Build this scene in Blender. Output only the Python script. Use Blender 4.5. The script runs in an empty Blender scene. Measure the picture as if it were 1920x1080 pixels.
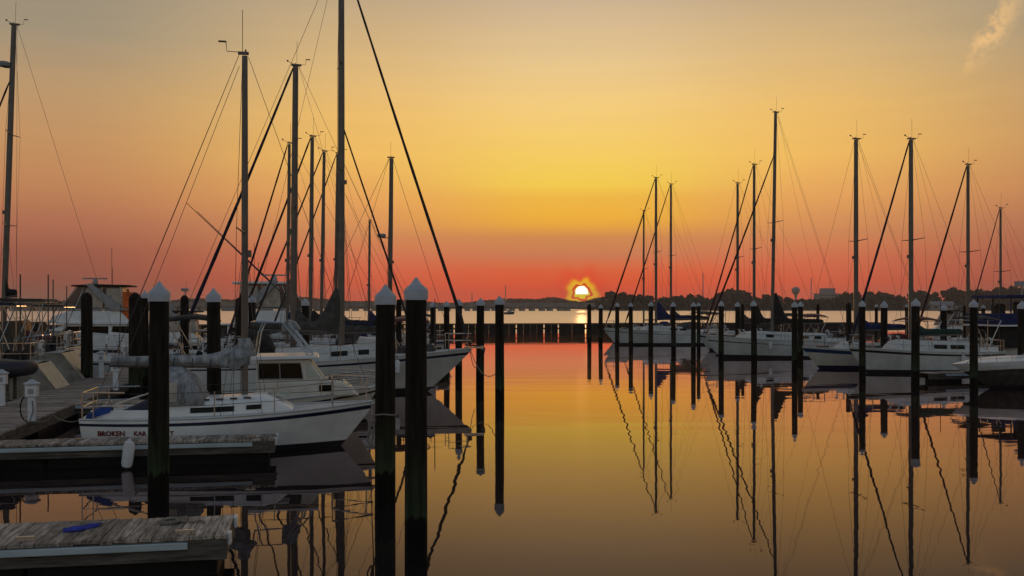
import bpy, math, random
from mathutils import Vector, Matrix
R = math.radians
random.seed(11)
S = bpy.context.scene
C = S.collection

# ------------------------------------------------------------------ camera
F, HZ, H = 1867.0, 575.0, 3.27            # focal length and horizon in photo pixels, eye height in m
cd = bpy.data.cameras.new('camera'); cam = bpy.data.objects.new('camera', cd); C.objects.link(cam)
cam.location = (0, 0, H); cam.rotation_euler = (R(90), 0, 0)
cd.sensor_width = 36; cd.lens = 36 * F / 1920; cd.shift_y = 35 / 1920
cd.clip_start = .1; cd.clip_end = 9000
S.camera = cam

# ------------------------------------------------------------------ world
SUN_AZ, SUN_EL = R(4.0), R(.82)
sdir = Vector((math.sin(SUN_AZ) * math.cos(SUN_EL), math.cos(SUN_AZ) * math.cos(SUN_EL), math.sin(SUN_EL)))
def lin(c): return tuple(((v / 255) / 12.92 if v / 255 <= .04045 else ((v / 255 + .055) / 1.055) ** 2.4) for v in c)
w = bpy.data.worlds.new("World"); S.world = w; w.use_nodes = True
nt = w.node_tree; N = nt.nodes; Lk = nt.links.new; N.clear()
def M(op, a, b=None, c=None, clamp=False):
    n = N.new('ShaderNodeMath'); n.operation = op; n.use_clamp = clamp
    for i, v in enumerate((a, b, c)):
        if v is None: continue
        if isinstance(v, (int, float)): n.inputs[i].default_value = v
        else: Lk(v, n.inputs[i])
    return n.outputs[0]
def VM(op, a, b):
    n = N.new('ShaderNodeVectorMath'); n.operation = op; Lk(a, n.inputs[0])
    n.inputs[1].default_value = b
    return n
def sm(x, lo, hi):
    n = N.new('ShaderNodeMapRange'); n.interpolation_type = 'SMOOTHSTEP'; Lk(x, n.inputs[0])
    n.inputs[1].default_value = lo; n.inputs[2].default_value = hi
    return n.outputs[0]
def ramp(x, stops):
    n = N.new('ShaderNodeValToRGB'); Lk(x, n.inputs[0]); e = n.color_ramp.elements
    while len(e) < len(stops): e.new(.5)
    for k, (p, c) in enumerate(stops):
        e[k].position = p; e[k].color = (*lin(c[:3]), c[3] if len(c) > 3 else 1)
    return n
def mix(f, a, b):
    n = N.new('ShaderNodeMix'); n.data_type = 'RGBA'
    if isinstance(f, (int, float)): n.inputs[0].default_value = f
    else: Lk(f, n.inputs[0])
    Lk(a, n.inputs[6]); Lk(b, n.inputs[7]); return n.outputs[2]
def scale(col, k):
    n = N.new('ShaderNodeVectorMath'); n.operation = 'SCALE'; Lk(col, n.inputs[0]); n.inputs[3].default_value = k
    return n.outputs[0]
tc = N.new('ShaderNodeTexCoord'); D = tc.outputs['Generated']
nrm = N.new('ShaderNodeVectorMath'); nrm.operation = 'NORMALIZE'; Lk(D, nrm.inputs[0]); D = nrm.outputs[0]
sep = N.new('ShaderNodeSeparateXYZ'); Lk(D, sep.inputs[0]); X, Y, Z = sep.outputs
el = M('MULTIPLY', M('ARCSINE', Z), 57.2958)
hl = M('SQRT', M('ADD', M('ADD', M('MULTIPLY', X, X), M('MULTIPLY', Y, Y)), 1e-6))
ca = M('DIVIDE', M('ADD', M('MULTIPLY', X, math.sin(SUN_AZ)), M('MULTIPLY', Y, math.cos(SUN_AZ))), hl)
az = M('MULTIPLY', M('ARCCOSINE', M('MINIMUM', M('MAXIMUM', ca, -1), 1)), 57.2958)
u = M('DIVIDE', M('ABSOLUTE', el), 20, clamp=True)
P = lambda y: math.degrees(math.atan((HZ - y) / F)) / 20
near = ramp(u, [(0, (236, 66, 36)), (P(540), (238, 80, 40)), (P(510), (232, 98, 54)), (P(478), (210, 126, 84)), (P(446), (214, 140, 80)), (P(425), (236, 166, 64)), (P(408), (242, 178, 58)), (P(372), (244, 186, 70)), (P(345), (246, 205, 80)),
                (P(318), (246, 206, 90)), (P(260), (247, 205, 108)), (P(190), (245, 205, 128)), (P(110), (230, 197, 142)), (P(0), (204, 178, 146)), (1, (192, 172, 148))])
mid = ramp(u, [(0, (226, 82, 52)), (P(530), (222, 92, 60)), (P(490), (218, 112, 76)), (P(440), (214, 140, 88)), (P(380), (232, 164, 92)), (P(300), (242, 188, 98)), (P(220), (238, 190, 108)),
               (P(130), (222, 184, 124)), (P(0), (192, 167, 132)), (1, (180, 162, 138))])
far = ramp(u, [(0, (132, 82, 68)), (P(530), (146, 82, 66)), (P(480), (158, 92, 72)), (P(430), (176, 110, 82)), (P(370), (192, 132, 88)), (P(290), (196, 146, 98)), (P(200), (188, 152, 110)),
               (P(100), (160, 145, 121)), (P(0), (154, 142, 122)), (1, (152, 142, 126))])
c1 = mix(sm(az, 1, 13.5), near.outputs[0], mid.outputs[0])
c2 = mix(sm(az, 11, 29), c1, far.outputs[0])
# thin lit wisp of cloud, high on the right
cdir = Vector((math.tan(math.atan((1872 - 960) / F)), 1, (HZ - 55) / F)).normalized()
cv = N.new('ShaderNodeVectorMath'); cv.operation = 'SUBTRACT'; Lk(D, cv.inputs[0]); cv.inputs[1].default_value = cdir
rt = Vector((cdir.y, -cdir.x, 0)).normalized(); up = rt.cross(cdir)
ax1 = (rt * .55 + up * .83).normalized(); ax2 = (rt * .83 - up * .55).normalized()
q1 = VM('DOT_PRODUCT', cv.outputs[0], ax1).outputs['Value']; q2 = VM('DOT_PRODUCT', cv.outputs[0], ax2).outputs['Value']
qn = N.new('ShaderNodeTexNoise'); Lk(D, qn.inputs['Vector']); qn.inputs['Scale'].default_value = 70; qn.inputs['Detail'].default_value = 5; qn.inputs['Roughness'].default_value = .62
wob = M('MULTIPLY', M('SUBTRACT', qn.outputs[0], .5), .030)
qr = M('SQRT', M('ADD', M('POWER', M('DIVIDE', M('ADD', q1, wob), .042), 2), M('POWER', M('DIVIDE', M('ADD', q2, wob), .0120), 2)))
qm = M('MULTIPLY', M('MULTIPLY', sm(qr, 1.25, .1), sm(qn.outputs[0], .36, .62)), .75)
cloudc = N.new('ShaderNodeRGB'); cloudc.outputs[0].default_value = (*lin((246, 196, 130)), 1)
c3 = mix(qm, c2, cloudc.outputs[0])
# faint streaky variation of the low haze
sn = N.new('ShaderNodeTexNoise'); smap = N.new('ShaderNodeMapping'); Lk(D, smap.inputs[0]); smap.inputs[3].default_value = (4, 4, 60)
Lk(smap.outputs[0], sn.inputs['Vector']); sn.inputs['Scale'].default_value = 1.3; sn.inputs['Detail'].default_value = 3
var = M('ADD', M('MULTIPLY', sn.outputs[0], .08), .985)
vs = N.new('ShaderNodeVectorMath'); vs.operation = 'SCALE'; Lk(c3, vs.inputs[0]); Lk(var, vs.inputs[3]); c3 = vs.outputs[0]
# the sun, low in the haze
dv = N.new('ShaderNodeVectorMath'); dv.operation = 'SUBTRACT'; Lk(D, dv.inputs[0]); dv.inputs[1].default_value = sdir
srt = Vector((sdir.y, -sdir.x, 0)).normalized(); sup = srt.cross(sdir)
sx = M('MULTIPLY', VM('DOT_PRODUCT', dv.outputs[0], srt).outputs['Value'], 57.2958)
sy = M('MULTIPLY', VM('DOT_PRODUCT', dv.outputs[0], sup).outputs['Value'], 57.2958)
rad = M('SQRT', M('ADD', M('MULTIPLY', sx, sx), M('MULTIPLY', sy, sy)))
phi = M('ARCTAN2', sy, sx)
star = M('ADD', M('ADD', 1, M('MULTIPLY', M('COSINE', M('ADD', M('MULTIPLY', phi, 5), .55)), .11)), M('MULTIPLY', M('COSINE', M('ADD', M('MULTIPLY', phi, 8), 2.2)), .08))
sxf = M('MULTIPLY', sx, .84)
rs = M('DIVIDE', M('SQRT', M('ADD', M('MULTIPLY', sxf, sxf), M('MULTIPLY', sy, sy))), star)
core = M('MAXIMUM', rad, M('MULTIPLY', M('SUBTRACT', 0, sy), 3.4))
halo = ramp(M('DIVIDE', rs, 1.6, clamp=True), [(0, (255, 236, 0, 1)), (.222, (255, 226, 0, 1)), (.236, (236, 24, 2, 1)), (.292, (236, 30, 2, 1)), (.308, (255, 196, 0, 1)), (.42, (255, 176, 0, 1)), (.50, (246, 112, 16, .75)), (.58, (240, 60, 24, .5)), (1, (236, 56, 28, 0))])
c4 = mix(halo.outputs[1], c3, halo.outputs[0])
white = N.new('ShaderNodeRGB'); white.outputs[0].default_value = (2.0, 1.9, 1.7, 1)
c5 = mix(sm(core, .39, .33), c4, white.outputs[0])
# beyond the afterglow the physical sky takes over
ns = N.new('ShaderNodeTexSky'); ns.sky_type = 'NISHITA'; ns.sun_disc = False
ns.sun_elevation = SUN_EL; ns.sun_rotation = SUN_AZ; ns.dust_density = 2.0; ns.air_density = 1.0; ns.ozone_density = 1.5
gain = N.new('ShaderNodeVectorMath'); gain.operation = 'MULTIPLY'; Lk(ns.outputs[0], gain.inputs[0]); gain.inputs[1].default_value = (6.4, 5.5, 5.2)
away = M('MAXIMUM', sm(az, 34, 110), sm(el, 20, 65))
c6 = mix(away, scale(c5, 10), gain.outputs[0])
bg = N.new('ShaderNodeBackground'); Lk(c6, bg.inputs[0]); bg.inputs[1].default_value = .1
wo = N.new('ShaderNodeOutputWorld'); Lk(bg.outputs[0], wo.inputs[0])

# ------------------------------------------------------------------ sun lamp, exposure
sl = bpy.data.lights.new('sun', 'SUN'); so = bpy.data.objects.new('sun', sl); C.objects.link(so)
sl.energy = .22; sl.angle = R(.5); sl.color = (1, .52, .2)
so.rotation_euler = (-sdir).to_track_quat('-Z', 'Y').to_euler(); so.location = (30, 300, 60)
S.view_settings.view_transform = 'Standard'; S.view_settings.look = 'None'
S.view_settings.exposure = 0; S.view_settings.gamma = 1; S.view_settings.use_curve_mapping = False
S.render.engine = 'CYCLES'
S.cycles.use_denoising = True
S.cycles.max_bounces = 6; S.cycles.volume_bounces = 0
S.cycles.sample_clamp_indirect = 4

# ------------------------------------------------------------------ materials
MATS = {}
def mat(name, col, rough=.5, metal=0, var=.15, nscale=3, stretch=(1, 1, 1), bump=0, bscale=20, rnd=0, spec=.5, trans=0, alpha=1, dirt=None):
    m = bpy.data.materials.new(name); m.use_nodes = True; t = m.node_tree; b = t.nodes['Principled BSDF']
    b.inputs['Roughness'].default_value = rough; b.inputs['Metallic'].default_value = metal
    b.inputs['Specular IOR Level'].default_value = spec
    b.inputs['Transmission Weight'].default_value = trans; b.inputs['Alpha'].default_value = alpha
    tcn = t.nodes.new('ShaderNodeTexCoord'); mp = t.nodes.new('ShaderNodeMapping'); mp.inputs[3].default_value = stretch
    t.links.new(tcn.outputs['Object'], mp.inputs[0])
    oi = t.nodes.new('ShaderNodeObjectInfo')
    if rnd:
        ad = t.nodes.new('ShaderNodeVectorMath'); ad.operation = 'ADD'; t.links.new(tcn.outputs['Object'], ad.inputs[0])
        sc = t.nodes.new('ShaderNodeVectorMath'); sc.operation = 'SCALE'; sc.inputs[0].default_value = (37, 17, 29); t.links.new(oi.outputs['Random'], sc.inputs[3])
        t.links.new(sc.outputs[0], ad.inputs[1]); t.links.new(ad.outputs[0], mp.inputs[0])
    nz = t.nodes.new('ShaderNodeTexNoise'); nz.inputs['Scale'].default_value = nscale; nz.inputs['Detail'].default_value = 5; nz.inputs['Roughness'].default_value = .65
    t.links.new(mp.outputs[0], nz.inputs['Vector'])
    cr = t.nodes.new('ShaderNodeValToRGB'); t.links.new(nz.outputs[0], cr.inputs[0])
    lo = tuple(max(0, v * (1 - 2 * var)) for v in col); hi = tuple(min(1, v * (1 + 2 * var)) for v in col)
    if dirt: lo = dirt
    cr.color_ramp.elements[0].position = .3; cr.color_ramp.elements[0].color = (*lo, 1)
    cr.color_ramp.elements[1].position = .7; cr.color_ramp.elements[1].color = (*hi, 1)
    out = cr.outputs[0]
    if rnd:
        mr = t.nodes.new('ShaderNodeMapRange'); t.links.new(oi.outputs['Random'], mr.inputs[0]); mr.inputs[3].default_value = 1 - rnd; mr.inputs[4].default_value = 1 + rnd
        sc2 = t.nodes.new('ShaderNodeVectorMath'); sc2.operation = 'SCALE'; t.links.new(out, sc2.inputs[0]); t.links.new(mr.outputs[0], sc2.inputs[3]); out = sc2.outputs[0]
    t.links.new(out, b.inputs['Base Color'])
    if bump:
        n2 = t.nodes.new('ShaderNodeTexNoise'); n2.inputs['Scale'].default_value = bscale; n2.inputs['Detail'].default_value = 6
        t.links.new(mp.outputs[0], n2.inputs['Vector'])
        bp = t.nodes.new('ShaderNodeBump'); bp.inputs['Strength'].default_value = bump; bp.inputs['Distance'].default_value = .03
        t.links.new(n2.outputs[0], bp.inputs['Height']); t.links.new(bp.outputs[0], b.inputs['Normal'])
    MATS[name] = m; return m
mat('gelcoat', (.78, .79, .80), .28, var=.06, nscale=2)
mat('white_hull', (.60, .60, .58), .35, var=.10, nscale=1.2)
mat('warm_lit_cream', (.42, .38, .31), .5, var=.15, nscale=2)
mat('dull_hull', (.30, .27, .23), .45, var=.3, nscale=1.5)  # mottled grey-brown, darker than the stern panel
mat('cream_gelcoat', (.66, .62, .54), .3, var=.06, nscale=2)
mat('deck_white', (.55, .55, .53), .6, var=.08, nscale=5)
mat('antifouling', (.012, .013, .018), .7, var=.2)
mat('tan_bottom', (.10, .055, .025), .7, var=.2)
mat('navy', (.010, .013, .045), .35, var=.1)
mat('stripe_blue', (.012, .04, .13), .35, var=.1)
mat('black', (.012, .012, .013), .4, var=.1)
mat('glass', (.006, .007, .007), .12, var=.1, spec=.12)
mat('green_glass', (.006, .010, .008), .1, var=.3, nscale=1.5, spec=.14)
mat('pale_glass', (.45, .50, .45), .2, var=.1)
mat('mast', (.145, .122, .105), .45, metal=.35, var=.08)
mat('wire', (.06, .055, .055), .5, metal=.3, var=.05)
mat('steel', (.5, .5, .5), .25, metal=.9, var=.05)
mat('furl_dark', (.034, .028, .028), .9, var=.4, nscale=9)
mat('furl_navy', (.008, .009, .028), .9, var=.4, nscale=9)
mat('furl_maroon', (.035, .010, .010), .9, var=.4, nscale=9)
mat('canvas_blue', (.008, .016, .085), .9, var=.3, nscale=4, bump=.5, bscale=6)
mat('canvas_bright_blue', (.010, .045, .22), .85, var=.3, nscale=4, bump=.5, bscale=6)
mat('canvas_navy', (.022, .028, .055), .85, var=.4, nscale=5, bump=.8, bscale=6)
mat('canvas_black', (.010, .010, .010), .9, var=.3, nscale=4, bump=.5, bscale=6)
mat('canvas_green', (.006, .040, .030), .9, var=.3, nscale=4, bump=.5, bscale=6)
mat('canvas_grey', (.29, .30, .31), .9, var=.28, nscale=3, stretch=(2.6, 1, 1.2), bump=1.6, bscale=4.5)
mat('canvas_dark_grey', (.060, .055, .050), .9, var=.3, nscale=4, bump=.6, bscale=6)
mat('clear_vinyl', (.62, .55, .47), .25, var=.15, alpha=.7)
mat('smoked_vinyl', (.10, .085, .085), .25, var=.15, alpha=.8)
mat('orange_glow_and_buoy', (.75, .12, .02), .8, var=.35, nscale=5)
mat('maroon', (.09, .012, .014), .6, var=.2)
mat('red_letter', (.16, .012, .02), .5, var=.1)
mat('teak', (.06, .035, .02), .7, var=.3)
mat('cap_white', (.42, .44, .48), .55, var=.06, nscale=6)
mat('pedestal', (.66, .68, .72), .5, var=.07, nscale=6)
mat('plank', (.32, .27, .225), .85, dirt=(.045, .034, .024), var=.40, nscale=2.5, stretch=(7, 1, 5), bump=.5, bscale=9, rnd=.42)
mat('plank_long', (.25, .21, .185), .85, var=.42, nscale=2.5, stretch=(1, 7, 5), bump=.5, bscale=9, rnd=.42)
mat('beam', (.085, .075, .062), .85, var=.5, nscale=2, stretch=(.6, 2, 8), bump=.5, bscale=12)
mat('rail_grey', (.40, .47, .50), .5, var=.1, nscale=2, stretch=(.5, 1, 3))
mat('float_black', (.006, .006, .006), .7, var=.2, spec=.2)
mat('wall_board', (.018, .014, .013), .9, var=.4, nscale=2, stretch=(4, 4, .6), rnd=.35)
mat('rope', (.20, .18, .15), .9, var=.2, nscale=30)
mat('rubber', (.016, .015, .022), .5, var=.3, nscale=2)
mat('fender_white', (.66, .67, .68), .45, var=.08)
mat('blue_cloth', (.018, .035, .30), .85, var=.3, nscale=8, bump=.6, bscale=9)
mat('bark', (.03, .025, .02), .9, var=.3)
mat('leaf', (.034, .042, .024), .85, var=.4, nscale=.8, rnd=.3)
mat('concrete', (.24, .22, .20), .85, var=.15, nscale=.2)
mat('facade', (.28, .26, .26), .8, var=.08, nscale=.2)
mat('roof_grey', (.22, .22, .23), .8, var=.1)
mat('earth', (.05, .045, .03), .95, var=.3, nscale=.05)
mat('lamp_grey', (.3, .3, .31), .5, var=.1)
def add_pile_material():
    m = bpy.data.materials.new('pile_timber'); m.use_nodes = True; t = m.node_tree; b = t.nodes['Principled BSDF']; b.inputs['Roughness'].default_value = .9
    b.inputs['Specular IOR Level'].default_value = .2
    g = t.nodes.new('ShaderNodeNewGeometry'); s3 = t.nodes.new('ShaderNodeSeparateXYZ'); t.links.new(g.outputs['Position'], s3.inputs[0])
    mp = t.nodes.new('ShaderNodeMapping'); mp.inputs[3].default_value = (14, 14, 1.3); t.links.new(g.outputs['Position'], mp.inputs[0])
    nz = t.nodes.new('ShaderNodeTexNoise'); nz.inputs['Scale'].default_value = 1; nz.inputs['Detail'].default_value = 6; t.links.new(mp.outputs[0], nz.inputs['Vector'])
    cr = t.nodes.new('ShaderNodeValToRGB'); t.links.new(nz.outputs[0], cr.inputs[0])
    e = cr.color_ramp.elements; e[0].position = .3; e[0].color = (.004, .0035, .003, 1); e[1].position = .75; e[1].color = (.028, .021, .014, 1)
    ad = t.nodes.new('ShaderNodeMath'); ad.operation = 'MULTIPLY_ADD'; t.links.new(nz.outputs[0], ad.inputs[0]); ad.inputs[1].default_value = .5; t.links.new(s3.outputs[2], ad.inputs[2])
    zr = t.nodes.new('ShaderNodeValToRGB')    # wet foot, then the weed line, then dry timber
    dv_ = t.nodes.new('ShaderNodeMath'); dv_.operation = 'DIVIDE'; t.links.new(ad.outputs[0], dv_.inputs[0]); dv_.inputs[1].default_value = 3; t.links.new(dv_.outputs[0], zr.inputs[0])
    e = zr.color_ramp.elements; e[0].position = .268; e[0].color = (0, 0, 0, 1); e[1].position = .285; e[1].color = (.9, .9, .9, 1)
    x = e.new(.36); x.color = (.5, .5, .5, 1); x = e.new(.60); x.color = (0, 0, 0, 1)
    mx = t.nodes.new('ShaderNodeMix'); mx.data_type = 'RGBA'; t.links.new(zr.outputs[0], mx.inputs[0]); t.links.new(cr.outputs[0], mx.inputs[6]); 
    gr = t.nodes.new('ShaderNodeValToRGB'); t.links.new(nz.outputs[0], gr.inputs[0]); e = gr.color_ramp.elements
    e[0].position = .35; e[0].color = (.012, .018, .008, 1); e[1].position = .7; e[1].color = (.055, .085, .04, 1)
    t.links.new(gr.outputs[0], mx.inputs[7])
    wet = t.nodes.new('ShaderNodeMapRange'); t.links.new(ad.outputs[0], wet.inputs[0]); wet.inputs[1].default_value = .80; wet.inputs[2].default_value = .84; wet.inputs[3].default_value = .35
    ml = t.nodes.new('ShaderNodeVectorMath'); ml.operation = 'SCALE'; t.links.new(mx.outputs[2], ml.inputs[0]); t.links.new(wet.outputs[0], ml.inputs[3])
    t.links.new(ml.outputs[0], b.inputs['Base Color'])
    bp = t.nodes.new('ShaderNodeBump'); bp.inputs['Strength'].default_value = .7; bp.inputs['Distance'].default_value = .02; t.links.new(nz.outputs[0], bp.inputs['Height']); t.links.new(bp.outputs[0], b.inputs['Normal'])
    MATS['pile'] = m
add_pile_material()
def water_mat(name, rough, layers, col=(.014, .012, .012), power=1.68, gain_=1.78, tint=(1, .85, .87)):
    m = bpy.data.materials.new(name); m.use_nodes = True; t = m.node_tree; b = t.nodes['Principled BSDF']
    b.inputs['Base Color'].default_value = (*col, 1); b.inputs['Roughness'].default_value = rough; b.inputs['IOR'].default_value = 1.33
    g = t.nodes.new('ShaderNodeNewGeometry'); prev = None; norm = None
    for (scx, scy, amp, det) in layers:
        mp = t.nodes.new('ShaderNodeMapping'); mp.inputs[3].default_value = (scx, scy, 1); t.links.new(g.outputs['Position'], mp.inputs[0])
        nz = t.nodes.new('ShaderNodeTexNoise'); nz.inputs['Scale'].default_value = 1; nz.inputs['Detail'].default_value = det; t.links.new(mp.outputs[0], nz.inputs['Vector'])
        bp = t.nodes.new('ShaderNodeBump'); bp.inputs['Strength'].default_value = 1; bp.inputs['Distance'].default_value = amp
        t.links.new(nz.outputs[0], bp.inputs['Height'])
        if norm: t.links.new(norm, bp.inputs['Normal'])
        norm = bp.outputs[0]
    t.nodes.remove(b); out = t.nodes['Material Output']
    fr = t.nodes.new('ShaderNodeFresnel'); fr.inputs[0].default_value = 1.33
    pw = t.nodes.new('ShaderNodeMath'); pw.operation = 'POWER'; t.links.new(fr.outputs[0], pw.inputs[0]); pw.inputs[1].default_value = power
    ml = t.nodes.new('ShaderNodeMath'); ml.operation = 'MULTIPLY'; ml.use_clamp = True; t.links.new(pw.outputs[0], ml.inputs[0]); ml.inputs[1].default_value = gain_
    df = t.nodes.new('ShaderNodeBsdfDiffuse'); df.inputs[0].default_value = (*col, 1)
    gl = t.nodes.new('ShaderNodeBsdfGlossy'); gl.inputs['Color'].default_value = (*tint, 1); gl.inputs['Roughness'].default_value = rough
    t.links.new(norm, gl.inputs['Normal'])
    g2 = t.nodes.new('ShaderNodeBsdfGlossy'); g2.inputs['Color'].default_value = (*tint, 1); g2.inputs['Roughness'].default_value = max(.2, rough)
    gm = t.nodes.new('ShaderNodeMixShader'); gm.inputs[0].default_value = .02; t.links.new(gl.outputs[0], gm.inputs[1]); t.links.new(g2.outputs[0], gm.inputs[2])
    mx = t.nodes.new('ShaderNodeMixShader'); t.links.new(ml.outputs[0], mx.inputs[0]); t.links.new(df.outputs[0], mx.inputs[1]); t.links.new(gm.outputs[0], mx.inputs[2])
    t.links.new(mx.outputs[0], out.inputs[0]); MATS[name] = m
water_mat('basin_water', .012, [(.10, .45, .006, 1), (.35, .9, .0029, 1), (1.1, 2.4, .0007, 2)])
water_mat('river_water', .34, [(.5, 1.6, .03, 3)], power=1, gain_=1.5, tint=(1, .88, .80))

# ------------------------------------------------------------------ mesh helpers
class MB:
    def __init__(s): s.v = []; s.f = []
    def add(s, vs, fs):
        o = len(s.v); s.v += [tuple(p) for p in vs]; s.f += [tuple(i + o for i in f) for f in fs]; return s
    def box(s, cx, cy, cz, dx, dy, dz, rot=None):
        vs = [Vector((x * dx / 2, y * dy / 2, z * dz / 2)) for x in (-1, 1) for y in (-1, 1) for z in (-1, 1)]
        if rot: vs = [rot @ p for p in vs]
        vs = [p + Vector((cx, cy, cz)) for p in vs]
        return s.add(vs, [(0, 1, 3, 2), (4, 6, 7, 5), (0, 4, 5, 1), (2, 3, 7, 6), (0, 2, 6, 4), (1, 5, 7, 3)])
    def tube(s, pts, r, n=6, flat=1):
        pts = [Vector(p) for p in pts]; k = len(pts)
        rr = r if isinstance(r, (list, tuple)) else [r] * k
        vs = []; fs = []
        for i, p in enumerate(pts):
            d = (pts[min(i + 1, k - 1)] - pts[max(i - 1, 0)]).normalized()
            a = d.cross(Vector((0, 0, 1)))
            if a.length < .05: a = d.cross(Vector((0, 1, 0)))
            a.normalize(); b = a.cross(d).normalized()
            for j in range(n):
                t = 2 * math.pi * j / n
                vs.append(p + a * math.cos(t) * rr[i] + b * math.sin(t) * rr[i] * flat)
        for i in range(k - 1):
            for j in range(n): fs.append((i * n + j, i * n + (j + 1) % n, (i + 1) * n + (j + 1) % n, (i + 1) * n + j))
        fs.append(tuple(range(n))); fs.append(tuple((k - 1) * n + j for j in range(n)))
        return s.add(vs, fs)
    def lathe(s, prof, n=16, c=(0, 0, 0)):
        vs = []; fs = []; k = len(prof)
        for (r, z) in prof:
            for j in range(n):
                t = 2 * math.pi * j / n; vs.append((c[0] + r * math.cos(t), c[1] + r * math.sin(t), c[2] + z))
        for i in range(k - 1):
            for j in range(n): fs.append((i * n + j, i * n + (j + 1) % n, (i + 1) * n + (j + 1) % n, (i + 1) * n + j))
        fs.append(tuple(range(n))); fs.append(tuple((k - 1) * n + j for j in range(n)))
        return s.add(vs, fs)
    def loft(s, rings, closed=True, caps=True):
        n = len(rings[0]); vs = [p for r in rings for p in r]; fs = []
        for i in range(len(rings) - 1):
            for j in range(n if closed else n - 1): fs.append((i * n + j, i * n + (j + 1) % n, (i + 1) * n + (j + 1) % n, (i + 1) * n + j))
        if caps: fs.append(tuple(range(n))); fs.append(tuple((len(rings) - 1) * n + j for j in range(n)))
        return s.add(vs, fs)
    def prism(s, prof, y0, y1, tap=0):
        """side profile (x, z) pushed out from y0 to y1"""
        n = len(prof)
        vs = [(x, y0, z) for x, z in prof] + [(x, y1, z) for x, z in prof]
        fs = [tuple(range(n)), tuple(range(n, 2 * n))] + [(i, (i + 1) % n, n + (i + 1) % n, n + i) for i in range(n)]
        return s.add(vs, fs)
    def mesh(s, name, m, smooth=False, bevel=0):
        me = bpy.data.meshes.new(name); me.from_pydata(s.v, [], s.f); me.update()
        import bmesh
        bm = bmesh.new(); bm.from_mesh(me)
        bmesh.ops.remove_doubles(bm, verts=bm.verts, dist=1e-5)
        bmesh.ops.recalc_face_normals(bm, faces=bm.faces)
        bm.to_mesh(me); bm.free()
        me.materials.append(MATS[m])
        if smooth:
            me.polygons.foreach_set('use_smooth', [True] * len(me.polygons)); me.set_sharp_from_angle(angle=R(38))
        return me
    def build(s, name, m, parent=None, smooth=False, label=None, bevel=0):
        o = bpy.data.objects.new(name, s.mesh(name, m, smooth)); C.objects.link(o); o.parent = parent
        if label: o['label'] = label
        if bevel:
            b = o.modifiers.new('bevel', 'BEVEL'); b.width = bevel; b.segments = 2; b.limit_method = 'ANGLE'
        return o
def tag(o, label=None, cat=None, group=None, kind=None):
    if label: o['label'] = label
    if cat: o['category'] = cat
    if group: o['group'] = group
    if kind: o['kind'] = kind
    return o
def thing(name, label, cat, loc=(0, 0, 0), rz=0, group=None):
    o = bpy.data.objects.new(name, None); C.objects.link(o); o.empty_display_size = .2
    o.location = loc; o.rotation_euler = (0, 0, rz); return tag(o, label, cat, group)
def part(name, mesh, parent, loc=(0, 0, 0), rot=(0, 0, 0)):
    o = bpy.data.objects.new(name, mesh); C.objects.link(o); o.parent = parent; o.location = loc; o.rotation_euler = rot; return o
def wx(px, d): return (px - 960) / F * d
def wz(py, d): return H - (py - HZ) / F * d
def dep(Dp): return F * H / Dp
TH = math.atan(.193 / .981)          # the slips lie this far off square to the view
G = Vector((math.cos(TH), math.sin(TH), 0)); CH = Vector((-math.sin(TH), math.cos(TH), 0))

# ------------------------------------------------------------------ setting: water, far shore, breakwater, haze
BWD = 121.5
BW0 = Vector((wx(1000, BWD), BWD, 0))
def seam(k): return BW0 + G * k
a, b = seam(-1800), seam(1800)
m = MB(); nn = 40
m.add([(-900, -60, 0), (900, -60, 0), tuple(seam(900)), tuple(seam(-900))], [(0, 1, 2, 3)])
tag(m.build('water', 'basin_water'), kind='structure')
m = MB(); p, q = seam(-900), seam(900)
m.add([tuple(p), tuple(q), (2600, q.y, 0), (2600, 2700, 0), (-2600, 2700, 0), (-2600, p.y, 0)], [(0, 1, 2, 3, 4, 5)])
tag(m.build('river', 'river_water'), kind='structure')

# land beyond the river
def strip(y0, y1, x0, x1, z, name, n=60):
    m = MB(); top = []
    for i in range(n + 1):
        x = x0 + (x1 - x0) * i / n; j = random.uniform(-4, 4)
        top.append(((x, y0 + j, -.4), (x, y0 + j + 1.5, z), (x, y1, z + 1)))
    m.loft(top, closed=False, caps=False)
    return tag(m.build(name, 'earth'), kind='structure')
strip(800, 1500, 85, 1200, .9, 'far_bank')
strip(1450, 2650, -1700, 900, 1.2, 'far_shore')

# ------------------------------------------------------------------ breakwater: boards one by one
bwk = thing('breakwater', 'long dark timber breakwater wall closing the basin below the sun', 'breakwater', tuple(BW0), TH)
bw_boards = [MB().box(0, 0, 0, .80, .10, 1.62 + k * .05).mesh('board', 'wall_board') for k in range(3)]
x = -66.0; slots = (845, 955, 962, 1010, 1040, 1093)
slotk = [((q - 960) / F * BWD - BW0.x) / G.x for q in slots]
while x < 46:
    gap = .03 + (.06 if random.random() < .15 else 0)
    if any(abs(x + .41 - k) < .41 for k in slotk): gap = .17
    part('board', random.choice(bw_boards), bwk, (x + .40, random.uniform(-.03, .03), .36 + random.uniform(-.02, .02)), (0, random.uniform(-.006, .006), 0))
    x += .80 + gap
MB().box(-10, -.16, 1.17, 112, .18, .17).build('cap_beam', 'beam', bwk)
MB().box(-10, .16, .6, 112, .16, .18).build('waling', 'beam', bwk)

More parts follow.
